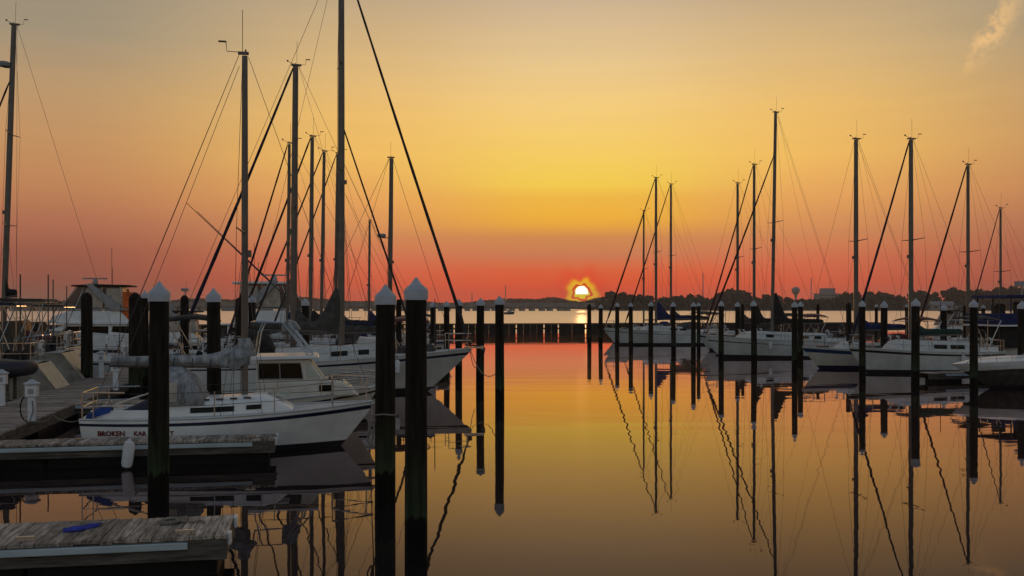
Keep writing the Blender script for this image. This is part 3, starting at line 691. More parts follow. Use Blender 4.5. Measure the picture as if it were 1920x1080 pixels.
def rails(o, h, xa=None, xb=None, hgt=.6, n=6, pulpit=True, r=.014):
    xa = -h.stern + .3 if xa is None else xa; xb = h.bow - 1.0 if xb is None else xb
    stm = MB().tube([(0, 0, 0), (0, 0, hgt)], r, 5).mesh('stanchion', 'steel')
    for s_ in (-1, 1):
        prev = []; ln = MB()
        for i in range(n):
            x = xa + (xb - xa) * i / (n - 1); t = h.t_at(x); y = s_ * (h.fd(t) - .06); z = h.sheer(t)
            part('stanchion', stm, o, (x, y, z)); prev.append((x, y, z))
        for k in (.5, .97): ln.tube([(p[0], p[1], p[2] + hgt * k) for p in prev], .006, 4)
        ln.tube([(prev[0][0], prev[0][1], prev[0][2] + hgt * .5), (prev[0][0], prev[0][1], prev[0][2] + hgt * .97)], .006, 4)
        ln.build('lifeline', 'wire', o)
    if pulpit:
        m = MB(); z = h.fb
        for k in (.55, 1.0):
            pts = []
            for a_ in range(9):
                q = a_ / 8 * 2 - 1; x = h.bow - .05 - .95 * abs(q) ** 1.5; t = min(.97, h.t_at(x)); pts.append((x, (h.fd(t) + .02) * (1 if q > 0 else -1) * (abs(q) ** .5) if abs(q) > .05 else 0, z + hgt * k))
            m.tube(pts, .016, 5)
        for q in (-1, -.3, .3, 1):
            x = h.bow - .05 - .95 * abs(q) ** 1.5; t = min(.97, h.t_at(x)); y = (h.fd(t) + .02) * (1 if q > 0 else -1) * abs(q) ** .5
            m.tube([(x, y * .9, h.sheer(t)), (x, y, z + hgt)], .016, 5)
        m.build('pulpit', 'steel', o)
        m = MB()
        x0 = -h.stern + .06
        for k in (.5, 1.0): m.tube([(x0 + .9, -(h.fd(.12) - .05), h.fs + hgt * k), (x0, -(h.fd(0) - .05), h.fs + hgt * k), (x0, (h.fd(0) - .05), h.fs + hgt * k), (x0 + .9, (h.fd(.12) - .05), h.fs + hgt * k)], .016, 5)
        for (x, y) in ((x0, -(h.fd(0) - .05)), (x0, h.fd(0) - .05)): m.tube([(x, y, h.fs), (x, y, h.fs + hgt)], .016, 5)
        m.build('pushpit', 'steel', o)
def cockpit(o, h, xa, xb, ht=.26, wheel=True):
    for s_ in (-1, 1):
        pr = []; m = MB()
        for i in range(7):
            x = xa + (xb - xa) * i / 6; t = h.t_at(x); y = s_ * h.fd(t) * .66; z = h.sheer(t); pr.append([(x, y - .05, z - .02), (x, y + .05, z - .02), (x, y + .04, z + ht), (x, y - .04, z + ht)])
        m.loft(pr); m.build('cockpit_coaming', 'gelcoat', o)
    if not wheel: return
    x = xa + .5; m = MB().tube([(x, 0, h.fs), (x, 0, h.fs + .75)], .05, 8)
    t = [(x - .03, .32 * math.cos(k * math.pi / 8), h.fs + .78 + .32 * math.sin(k * math.pi / 8)) for k in range(17)]
    m.tube(t, .014, 5); m.build('steering_wheel', 'steel', o)
def dodger(o, h, x, w_, ln, ht, m='canvas_grey', clear='clear_vinyl'):
    rings = []; z0 = h.sheer(h.t_at(x)) + .3; n = 9
    for i in range(5):
        q = i / 4; xx = x + ln * (1 - q) if False else x + ln * q; hh = ht * (1 - max(0, (q - .45) / .55) ** 2 * .85)
        rings.append([(xx, w_ * math.cos(math.pi * j / (n - 1)) * (1 - .05 * q), z0 + hh * math.sin(math.pi * j / (n - 1)) ** .55) for j in range(n)])
    q = MB().loft(rings, closed=False, caps=False).build('dodger', m, o, True)
    sd = q.modifiers.new('thickness', 'SOLIDIFY'); sd.thickness = .015; sd.offset = 1
    for s_ in (-1, 1):
        MB().prism([(x + .08, z0 + .08), (x + ln * .5, z0 + .08), (x + ln * .5, z0 + ht * .62), (x + .08, z0 + ht * .62)], s_ * (w_ * .985 + .012), s_ * (w_ * .985 + .022)).build('dodger_window', clear, o)
def gear(o, h, seed, xa, cab_h=.4):
    rnd = random.Random(seed); x0 = -h.stern; z0 = h.fs
    cv = rnd.choice(('canvas_black', 'canvas_navy', 'canvas_dark_grey', 'canvas_blue', 'maroon'))
    if rnd.random() < .65:
        zt = z0 + 1.75; w_ = h.fd(.15) * .85; ln = rnd.uniform(1.3, 1.9); rings = []
        for i in range(6):
            q = i / 5; rings.append([(x0 + .35 + ln * q, w_ * y, zt + .10 * math.sin(math.pi * q) - .16 * y * y) for y in (-1, -.6, -.2, .2, .6, 1)])
        b_ = MB().loft(rings, closed=False, caps=False).build('bimini', cv, o, True); sd = b_.modifiers.new('thickness', 'SOLIDIFY'); sd.thickness = .03
        m = MB()
        for s_ in (-1, 1):
            for q in (0, .5, 1): m.tube([(x0 + .35 + ln * .5, s_ * w_, z0 + .1), (x0 + .35 + ln * q, s_ * w_, zt - .16)], .018, 5)
        for q in (0, .5, 1): m.tube([(x0 + .35 + ln * q, -w_, zt - .16), (x0 + .35 + ln * q, w_, zt - .16)], .018, 5)
        m.build('bimini_frame', 'steel', o)
    if rnd.random() < .7: dodger(o, h, xa - .25, min(1.0, h.fd(.35) * .7), .95, rnd.uniform(.55, .75), cv, 'smoked_vinyl')
    s_ = rnd.choice((-1, 1))
    MB().tube([(x0 + .08, s_ * .3 + .20 * math.cos(a_), z0 + .42 + .24 * math.sin(a_)) for a_ in [-.9 + k * .45 for k in range(12)]], .06, 6).build('horseshoe_buoy', rnd.choice(('fender_white', 'fender_white', 'orange_glow_and_buoy')), o, True)
    if rnd.random() < .6:
        m = MB().box(x0 - .10, -s_ * .35, z0 + .42, .22, .24, .34); m.box(x0 - .12, -s_ * .35, z0 + .05, .12, .12, .6); m.build('outboard', 'black', o, bevel=.04)
    for k in range(rnd.randint(2, 4)):
        cx = rnd.uniform(x0 + .5, xa - .2); cy = rnd.uniform(-.6, .6) * h.fd(.2)
        MB().lathe([(.02, 0), (rnd.uniform(.12, .2), .04), (rnd.uniform(.10, .18), .24), (.03, .30)], 7, (cx, cy, z0 + .22)).build('bag', rnd.choice(('canvas_dark_grey', 'canvas_black', 'canvas_grey', 'maroon', 'fender_white')), o, True)
    cx = h.bow * .62; t = h.t_at(cx)
    MB().box(cx, 0, h.sheer(t) + .10, .5, .45, .12).build('fore_hatch', 'smoked_vinyl', o, bevel=.02)
    for s2 in (-1, 1): MB().tube([(.9, s2 * .35, h.sheer(h.t_at(.9)) + cab_h * .6), (.9, s2 * .35, h.sheer(h.t_at(.9)) + cab_h + .18), (1.02, s2 * .35, h.sheer(h.t_at(.9)) + cab_h + .2)], .05, 6).build('ventilator', 'deck_white', o, True)
    if rnd.random() < .5: MB().tube([(x0 + .1, .5, z0), (x0 + .1, .5, z0 + 2.6)], .02, 5).build('stern_pole', 'wire', o)
BR = math.pi + TH      # bow pointing left
BL = TH                # bow pointing right
def sailboat(label, px, Dp, ytop, bowpx, hullL, B=2.9, fb=1.2, fs=.95, bow='left', group='sailing boats', mr=.085, lean=0, cab=(-2.0, 1.2, .38), detail=True, stripe='navy', st=(.05, .17), top='white_hull', bottom='antifouling', mh=None, wins=None, tw=.62, rake=1.0, trake=-.12, coam=True, **kw):
    d = dep(Dp); s_ = F / d; bw = abs(bowpx - px) / s_ / math.cos(TH); stn = max(1.5, hullL - bw)
    o = thing('sailing_boat', label, 'sailboat', (wx(px, d), d, 0), BR if bow == 'left' else BL, group)
    h = Hull(bw, stn, B, fb, fs, rake=rake, tw=tw, trake=trake)
    if bow == 'left': kw.setdefault('vs', -1)
    hull_parts(o, h, top, bottom, stripe, st)
    cm, side = cabin_loft(h, cab[0], cab[1], cab[2]); cm.build('coach_roof', 'deck_white', o, True)
    for (a_, b_) in (wins if wins is not None else ((cab[0] + .35, cab[0] + 1.0), (cab[0] + 1.2, cab[0] + 1.85))): side_window(side, a_, b_, .34, .74, o)
    mh = mh or wz(ytop, d)
    rig(o, h, mh, mr, base=h.sheer(h.t_at(0)) + cab[2] * .9, **kw)
    if detail: rails(o, h)
    if coam: cockpit(o, h, -stn + .25, cab[0])
    gear(o, h, int(px * 7 + 3), cab[0], cab[2])
    o.rotation_euler = (R(lean) if bow == 'right' else R(lean), 0, o.rotation_euler.z)
    if lean: o.rotation_euler = (Matrix.Rotation(R(lean), 3, Vector((0, 1, 0))) @ Matrix.Rotation(o.rotation_euler.z, 3, 'Z')).to_euler()
    return o, h, side

# --- nearest white sailboat
d1 = 23.0; s1 = F / d1
o1 = thing('sailing_boat', 'nearest white sailboat with navy stripe, red name and dark slit windows', 'sailboat', (wx(459, d1), d1, 0), BL, 'sailing boats')
h1 = Hull((697 - 459) / s1 / math.cos(TH), 3.42, 2.35, 1.02, .80, rake=.80, trake=-.10, tw=.70, dip=.05, fine=1.9)
hull_parts(o1, h1, 'gelcoat', 'antifouling', 'navy', (.06, .155), boot=.14)
cm, side1 = cabin_loft(h1, -1.75, 1.15, .36, .66, .62); cm.build('coach_roof', 'gelcoat', o1, True)
side_window(side1, -1.12, -.18, .30, .62, o1); side_window(side1, .08, .40, .34, .62, o1)
m = MB()
for s_ in (-1, 1):
    for k in range(6):
        xx = -1.4 + k * .30; b_ = h1.sheer(h1.t_at(xx)); m.box(xx, s_ * h1.fd(h1.t_at(xx)) * .56, b_ + .385, .16, .03, .035)
m.build('handrail', 'teak', o1)
MB().box(.75, 0, h1.sheer(.8) + .30, .5, .5, .05).build('fore_hatch', 'pale_glass', o1, bevel=.015)
rig(o1, h1, wz(100, d1), .075, boom=2.95, cover='canvas_grey', boomz=wz(686, d1), cover_h=.22, cover_min=.075, base=h1.sheer(.55) + .3, wr=.006, spread=(.48,), second_backstay=True, vs=-1, vane2=False)
for k in range(6):      # ties round the boom cover
    xx = -.75 - .40 * k
    MB().tube([(xx + .01 * math.sin(a_ * 3), .128 * math.cos(a_), wz(686, d1) + .10 + .128 * math.sin(a_)) for a_ in [j * .5236 for j in range(13)]], .009, 4).build('sail_tie', 'canvas_navy', o1)
# bunched sail at the mast
m = MB(); rnd = random.Random(3); rings = []
for i in range(9):
    q = i / 8; zc = wz(664, d1) - q * .10; rr = .10 + .22 * math.sin(math.pi * (q * .8 + .18)); rings.append([(.12 - q * .80, rr * .8 * math.cos(2 * math.pi * j / 12) * (1 + .2 * math.sin(j * 3 + i)), zc + rr * .82 * math.sin(2 * math.pi * j / 12) * (1 + .16 * math.sin(j * 5 + i * 2)) - .04) for j in range(12)])
m.loft(rings); m.build('bunched_sail', 'canvas_grey', o1, True)
m = MB(); rings = []
for i in range(7):
    q = i / 6; rr = .14 + .10 * (1 - q) * (1 + .3 * math.sin(i * 2.2)); rings.append([(rr * math.cos(2 * math.pi * j / 10) * (1 + .25 * math.sin(j * 4 + i)), rr * math.sin(2 * math.pi * j / 10), wz(660, d1) + .28 * q * 1.5 - .1) for j in range(10)])
m.loft(rings); m.build('sail_head', 'canvas_grey', o1, True)
dodger(o1, h1, -1.95, .82, 1.12, .82)
rails(o1, h1, n=5)
cockpit(o1, h1, -h1.stern + .2, -1.8, .20, wheel=False)
# navy canvas over the cockpit gear, and the bright blue end of it
m = MB(); rings = []
for i in range(11):
    q = i / 10; xx = -h1.stern + .78 + q * 1.18; hh = .13 + .58 * q ** 1.1; wv = .40 + .1 * q
    if i == 10: hh *= .92
    rings.append([(xx, wv * math.cos(math.pi * j / 9) * (1 + .06 * math.sin(i * 2 + j)), .82 + hh * math.sin(math.pi * j / 9) * (1 + .06 * math.sin(3 * j + i))) for j in range(10)])
m.loft(rings); m.build('cockpit_cover', 'canvas_navy', o1, True)
m = MB(); rings = []
for i in range(7):
    q = i / 6; xx = -h1.stern + .12 + q * .50; hh = .06 + .12 * math.sin(math.pi * (.2 + q * .6)); rings.append([(xx, -.52 + .20 * math.cos(math.pi * j / 7), .80 + q * .16 + hh * math.sin(math.pi * j / 7)) for j in range(8)])
m.loft(rings); m.build('tiller_cover', 'canvas_bright_blue', o1, True)
MB().tube([(-h1.stern + .3, -.42, .95), (-h1.stern + 1.0, -.40, 1.22), (-h1.stern + 1.9, -.36, 1.50)], .022, 6).build('tiller', 'cream_gelcoat', o1)
def lettering(txt, size, x0, z0, hull, name, m, parent, side=-1, off=.012):
    cu = bpy.data.curves.new('txt', 'FONT'); cu.body = txt; cu.size = size; cu.extrude = .002; cu.resolution_u = 2; cu.offset = .006
    tmp = bpy.data.objects.new('txt', cu); C.objects.link(tmp); bpy.context.view_layer.update()
    me = bpy.data.meshes.new_from_object(tmp.evaluated_get(bpy.context.evaluated_depsgraph_get())); bpy.data.objects.remove(tmp)
    xs = [v.co.x for v in me.vertices]; wd = max(xs)
    for v in me.vertices:
        x = x0 + v.co.x; z = z0 + v.co.y; dz = v.co.z
        t = hull.t_at(x); v.co = (x, side * (hull.half(t, z) + off + dz), z)
    me.materials.clear(); me.materials.append(MATS[m]); o = bpy.data.objects.new(name, me); C.objects.link(o); o.parent = parent
    return wd
def hull_x(px, z):
    x = 0.0
    for _ in range(12):
        y_ = -h1.half(h1.t_at(x), z); p = o1.location + G * x + CH * y_; x -= (p.x - wx(px, p.y)) * .8 
    return x
for txt, a_, b_, zz in (('BROKEN', 183, 240, .47), ('KAR', 251, 277, .475), ('T', 319, 327, .48)):
    xa, xb = hull_x(a_, zz), hull_x(b_, zz)
    lettering(txt, min(.17, (xb - xa) / (.72 * len(txt))), xa, zz, h1, 'name_lettering', 'red_letter', o1)

# --- the tall masted cutter behind, bow to the right
o2, h2, side2 = sailboat('big white sailboat with the tallest mast and navy stripe, bow over the channel', 640, 161, None, 884, 11.6, B=3.5, fb=1.62, fs=1.15, bow='right', mr=.125, mh=wz(-88, dep(161)), cab=(-3.6, 1.7, .45), stripe='navy', st=(.12, .22), rake=1.75,
    wins=((-2.9, -2.0), (-1.6, -.9), (-.4, .2), (.6, 1.0)), boom=3.4, cover='canvas_dark_grey', cover_h=1.15, furl='furl_dark', furl_r=.066, spread=(.45, .72), baby=(wz(240, dep(161)), 2.9), wr=.008)
m = MB().box(h2.bow + .05, 0, h2.fb + .06, .75, .16, .07); m.lathe([(.07, -.08), (.03, 0), (.07, .08)], 8, (h2.bow + .38, 0, h2.fb + .06)); m.build('bow_roller', 'steel', o2)
m = MB().tube([(h2.bow - .3, 0, h2.fb + .16), (h2.bow + .42, 0, h2.fb + .10)], .035, 6)
m.tube([(h2.bow + .40, -.25, h2.fb - .18), (h2.bow + .48, 0, h2.fb + .02), (h2.bow + .40, .25, h2.fb - .18)], .035, 5); m.build('anchor', 'black', o2)
dodger(o2, h2, -3.5, 1.15, 1.1, .95, 'canvas_black', 'smoked_vinyl')
MB().prism([(.55, 1.62), (1.9, 1.62), (1.9, 2.02), (.7, 2.12)], -.75, .75).build('fore_cabin_canvas', 'deck_white', o2, bevel=.05)
# dinghy gear heaped on the foredeck
m = MB(); rnd = random.Random(9)
for k in range(7):
    cx, cy = rnd.uniform(2.2, 3.9), rnd.uniform(-.5, .5); m.lathe([(.02, 0), (rnd.uniform(.14, .26), .05), (rnd.uniform(.12, .22), .26), (.03, .33)], 8, (cx, cy, h2.sheer(h2.t_at(cx)) + .02))
m.build('deck_bag', 'canvas_dark_grey', o2, True)

# --- other sailing boats on the left, bows to the left
sailboat('sailboat with thick dark furled jib, second mast from the white sailboat', 549, 149, 122, 338, 10.6, B=3.0, fb=1.35, fs=1.05, mr=.13, lean=.5, boom=3.4, cover='canvas_dark_grey', furl='furl_navy', furl_r=.078, spread=(.5,), stripe='stripe_blue', top='gelcoat')
sailboat('sailboat whose mast just shows left of the thick mast with the dark jib', 538, 125.6, 268, 424, 9.0, B=2.6, fb=1.2, mr=.08, lean=.6, boom=3.0, cover='canvas_blue', furl='furl_maroon', furl_r=.06)
sailboat('sailboat with plain grey mast, third from the left of the middle cluster', 581, 115.2, 255, 440, 10.4, B=2.8, fb=1.25, mr=.11, lean=.6, boom=3.2, cover='canvas_black', furl='furl_maroon', furl_r=.075, spread=(.5,))
sailboat('sailboat with mast between the grey mast and the tallest mast', 601, 105.8, 283, 466, 9.6, B=2.8, fb=1.25, mr=.10, lean=1.0, boom=3.0, cover='canvas_blue', furl='furl_dark', furl_r=.065)
sailboat('sailboat with mast hugging the left side of the tallest mast', 628, 95.1, 287, 508, 10.2, B=2.8, fb=1.25, mr=.11, lean=.8, boom=3.2, cover='canvas_dark_grey', furl='furl_dark', furl_r=.06)
sailboat('sailboat with a dark radar dome halfway up its lone mast', 730, 99, 295, 846, 9.2, B=2.6, fb=1.2, bow='right', mr=.14, lean=.6, boom=3.2, cover='canvas_black', radar=(-.55, wz(442, dep(99))), spread=(.36,), vane=False, wr=.012)
sailboat('small sailboat with the shortest mast, left of the radar mast', 691, 80.5, 413, 630, 7.6, B=2.5, fb=1.1, mr=.09, lean=.5, boom=2.6, cover='canvas_blue', vane=False, antenna=False, forestay=True)
sailboat('sailboat leaning at the left edge with a dark sail cover', 3, 136, 45, -170, 9.4, B=3.0, fb=1.3, mr=.13, lean=2.0, boom=.55, cover='canvas_black', cover_h=.62, boomz=3.72, furl='furl_maroon', furl_r=.07, furl_top=wz(150, dep(136)), spread=(.38, .66), radar=(.35, wz(121, dep(136))), second_backstay=False)

# --- white sterns backed up to the walkway on the left
def stern_boat(label, px, d, top, L=7.5, B=2.5, fs=1.35):
    o = thing('moored_boat', label, 'boat', (wx(px, d), d, 0), BR, 'boats backed up to the walkway')
    h = Hull(L - .2, .2, B, fs + .25, fs, rake=1.2, trake=.72, tw=.8)
    hull_parts(o, h, 'dull_hull', 'antifouling', None, rail=True)
    y_ = h.half(0, fs) * .98; m = MB(); zz = (.2, fs - .06)
    m.loft([[(h.x(0, z) - .012, -y_ * (.94 if z < .5 else 1), z), (h.x(0, z) - .012, y_ * (.94 if z < .5 else 1), z)] for z in zz], closed=False, caps=False)
    m.build('warm_lit_stern_panel', 'warm_lit_cream', o)  # warm light on the white stern is put into this cream
    rnd = random.Random(int(px * 3)); cvs = ('canvas_black', 'canvas_dark_grey', 'maroon', 'canvas_navy')
    MB().prism([(.35, fs + 1.95), (2.4, fs + 2.0), (2.3, fs + 2.1), (.5, fs + 2.07)], -B * .42, B * .42).build('canopy', rnd.choice(cvs), o, bevel=.03)
    m = MB()
    for s_ in (-B * .4, B * .4):
        for (a_, b_) in ((1.2, .4), (1.4, 1.4), (1.6, 2.3)): m.tube([(a_, s_, fs), (b_, s_, fs + 1.97)], .022, 5)
    for b_ in (.4, 1.4, 2.3): m.tube([(b_, -B * .4, fs + 1.94), (b_, B * .4, fs + 1.94)], .022, 5)
    for s_ in (-B * .4, B * .4): m.tube([(.4, s_, fs + 1.94), (2.3, s_, fs + 1.94)], .018, 5)
    m.build('canopy_frame', 'steel', o)
    MB().prism([(1.5, fs), (2.5, fs), (2.3, fs + 1.2), (1.7, fs + 1.2)], -B * .34, B * .34).build('spray_hood', rnd.choice(cvs), o, bevel=.08)
    for k in range(5): MB().lathe([(.02, 0), (rnd.uniform(.14, .26), .05), (rnd.uniform(.12, .22), .34), (.03, .42)], 8, (rnd.uniform(.1, 1.4), rnd.uniform(-.9, .9), fs)).build('bag', rnd.choice(cvs + ('canvas_grey',)), o, True)
    MB().box(.12, B * .2, fs + .45, .3, .26, .42).build('outboard', 'black', o, bevel=.06)
    MB().tube([(.05, -B * .30 + .22 * math.cos(a_), fs + .45 + .26 * math.sin(a_)) for a_ in [-.9 + k * .45 for k in range(12)]], .065, 6).build('horseshoe_buoy', 'fender_white', o, True)
    MB().tube([(.3, B * .36, fs), (.3, B * .36, fs + 3.0)], .025, 5).build('stern_pole', 'wire', o)
    cm, sd = cabin_loft(h, 1.7, 4.8, .45); cm.build('coach_roof', 'deck_white', o, True); side_window(sd, 2.2, 3.2, .3, .7, o)
    m = MB()
    for k in (.35, .7): m.tube([(.9, -(B * .38), fs + k), (-.02, -(B * .36), fs + k), (-.02, B * .36, fs + k), (.9, B * .38, fs + k)], .018, 5)
    for (x, y) in ((-.02, -B * .36), (-.02, B * .36), (-.02, 0), (.9, -B * .38), (.9, B * .38)): m.tube([(x, y, fs), (x, y, fs + .7)], .018, 5)
    m.build('pushpit', 'steel', o)
    MB().prism([(-.22, .10), (-.95, .10), (-.95, .17), (-.22, .17)], -.7, .7).build('swim_step', 'deck_white', o)
    return o, h
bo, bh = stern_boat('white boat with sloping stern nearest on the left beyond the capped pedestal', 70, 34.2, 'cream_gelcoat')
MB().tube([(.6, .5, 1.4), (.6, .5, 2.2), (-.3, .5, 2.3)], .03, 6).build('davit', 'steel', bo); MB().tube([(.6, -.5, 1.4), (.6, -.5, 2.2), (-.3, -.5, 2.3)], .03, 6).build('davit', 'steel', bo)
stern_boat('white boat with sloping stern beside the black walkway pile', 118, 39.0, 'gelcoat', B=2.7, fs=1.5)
# dark inflatable
inf = thing('inflatable_dinghy', 'dark inflatable dinghy rolled up beside the white stern at far left', 'dinghy', (wx(8, 31.5), 31.5, 1.12), TH)
m = MB(); pts = []
for k in range(17):
    q = k / 16 * math.pi; pts.append((-.1 + .85 * math.sin(q) , .62 * math.cos(q), .16 + .06 * math.sin(q)))
pts = [(-1.7, .62, .16), (-1.0, .62, .16)] + pts + [(-1.0, -.62, .16), (-1.7, -.62, .16)]
m.tube(pts, [.16] + [.24] * (len(pts) - 2) + [.16], 12); m.build('tube', 'rubber', inf, True)
MB().box(-.6, 0, .06, 2.0, .95, .08).build('floor', 'rubber', inf)
MB().tube([(-1.0, -.55, .35), (-.2, -.5, .46), (.5, 0, .42), (-.2, .5, .46), (-1.0, .55, .35)], .03, 5).build('grab_line', 'rope', inf)
ds_ = thing('dinghy_rack', 'low dark rack carrying the inflatable dinghy', 'rack', (wx(8, 31.5), 31.5, 0), TH)
for (x, y) in ((-1.3, -.4), (-1.3, .4), (.2, -.4), (.2, .4)): MB().box(x, y, .50, .09, .09, 1.15).build('leg', 'beam', ds_)
for y in (-.4, .4): MB().box(-.55, y, 1.07, 1.8, .1, .09).build('rail', 'beam', ds_)

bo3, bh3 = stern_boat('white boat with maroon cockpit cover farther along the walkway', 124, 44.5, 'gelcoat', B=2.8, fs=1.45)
m = MB(); rings = []
for i in range(9):
    q = i / 8; rings.append([(.3 + 1.7 * q, 1.0 * math.cos(math.pi * j / 9), 1.45 + (.45 + .35 * q) * math.sin(math.pi * j / 9) * (1 + .1 * math.sin(j * 2 + i))) for j in range(10)])
m.loft(rings); m.build('cockpit_cover', 'maroon', bo3, True)
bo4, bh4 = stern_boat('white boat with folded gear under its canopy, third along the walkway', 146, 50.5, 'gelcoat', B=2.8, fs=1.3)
# --- motor boats
def prism_part(o, name, m, prof, hw, bevel=.03, label=None): return MB().prism(prof, -hw, hw).build(name, m, o, label=label, bevel=bevel)
def side_panels(o, name, m, prof, hw, t=.012):
    for s_ in (-1, 1): MB().prism(prof, s_ * (hw - .01), s_ * (hw + t)).build(name, m, o)
# pilothouse boat
dp = 26.5; sp = F / dp
op = thing('pilothouse_boat', 'cream pilothouse motorboat with dark side window behind the white sailboat', 'motorboat', (wx(540, dp), dp, 0), BL)
hp = Hull((706 - 540) / sp / .98, 3.0, 2.6, 1.12, .72, rake=.7, tw=.9, dip=.02, fine=2.3)
hull_parts(op, hp, 'cream_gelcoat', 'antifouling', 'black', (.10, .16), boot=.10)
X_ = lambda px: (px - 540) / sp / .98
Zp = lambda y: wz(y, dp - .9)
prism_part(op, 'trunk_cabin', 'cream_gelcoat', [(X_(486), .8), (X_(668), .95), (X_(652), Zp(728)), (X_(640), Zp(718)), (X_(600), Zp(714)), (X_(486), Zp(716))], .90, .06)
prism_part(op, 'pilothouse', 'cream_gelcoat', [(X_(486), Zp(718)), (X_(606), Zp(716)), (X_(578), Zp(674)), (X_(487), Zp(674))], .86, .03)
prism_part(op, 'roof', 'gelcoat', [(X_(470), Zp(675)), (X_(596), Zp(673)), (X_(594), Zp(667)), (X_(472), Zp(668))], 1.0, .02)
side_panels(op, 'side_window', 'green_glass', [(X_(491), Zp(711)), (X_(568), Zp(711)), (X_(563), Zp(681)), (X_(491), Zp(681))], .862)
m = MB()
for s_ in (-.874, .874): m.tube([(X_(491), s_, Zp(711)), (X_(568), s_, Zp(711)), (X_(563), s_, Zp(681)), (X_(491), s_, Zp(681)), (X_(491), s_, Zp(711))], .014, 4); m.tube([(X_(528), s_, Zp(711)), (X_(527), s_, Zp(681))], .012, 4)
m.tube([(X_(491), -.874, Zp(681)), (X_(491), .874, Zp(681))], .01, 4)
m.build('window_frame', 'lamp_grey', op)
side_panels(op, 'quarter_window', 'pale_glass', [(X_(575), Zp(709)), (X_(598), Zp(709)), (X_(578), Zp(683)), (X_(574), Zp(683))], .862)
side_panels(op, 'cabin_port', 'glass', [(X_(596), Zp(735)), (X_(619), Zp(735)), (X_(622), Zp(723)), (X_(596), Zp(723))], .905)
MB().prism([(X_(607), Zp(714)), (X_(582), Zp(678)), (X_(580), Zp(678)), (X_(604), Zp(714))], -.7, .7).build('windscreen', 'pale_glass', op)
MB().box(X_(628), 0, Zp(713), .42, .55, .05).build('deck_hatch', 'smoked_vinyl', op, bevel=.01)
m = MB()
for s_ in (-.75, .75):
    m.tube([(X_(576), s_, Zp(667)), (X_(532), s_, Zp(606)), (X_(478), s_, Zp(604))], .024, 6); m.tube([(X_(586), s_, Zp(667)), (X_(542), s_, Zp(606))], .024, 6)
    m.tube([(X_(484), s_, Zp(667)), (X_(490), s_, Zp(625)), (X_(498), s_, Zp(606))], .022, 6)
    for k in range(5): q = k / 4.6; m.tube([(X_(576 - 44 * q), s_, Zp(667 - 61 * q)), (X_(586 - 44 * q), s_, Zp(667 - 61 * q))], .016, 5)
m.tube([(X_(532), -.75, Zp(606)), (X_(532), .75, Zp(606))], .024, 6); m.tube([(X_(478), -.75, Zp(604)), (X_(478), .75, Zp(604))], .024, 6)
m.build('roof_frame', 'steel', op)
prism_part(op, 'canvas_shade', 'canvas_grey', [(X_(530), Zp(622)), (X_(563), Zp(619)), (X_(553), Zp(604)), (X_(540), Zp(600)), (X_(530), Zp(606))], .6, .02)
rails(op, hp, xa=X_(600), xb=X_(672), n=4, hgt=.42)
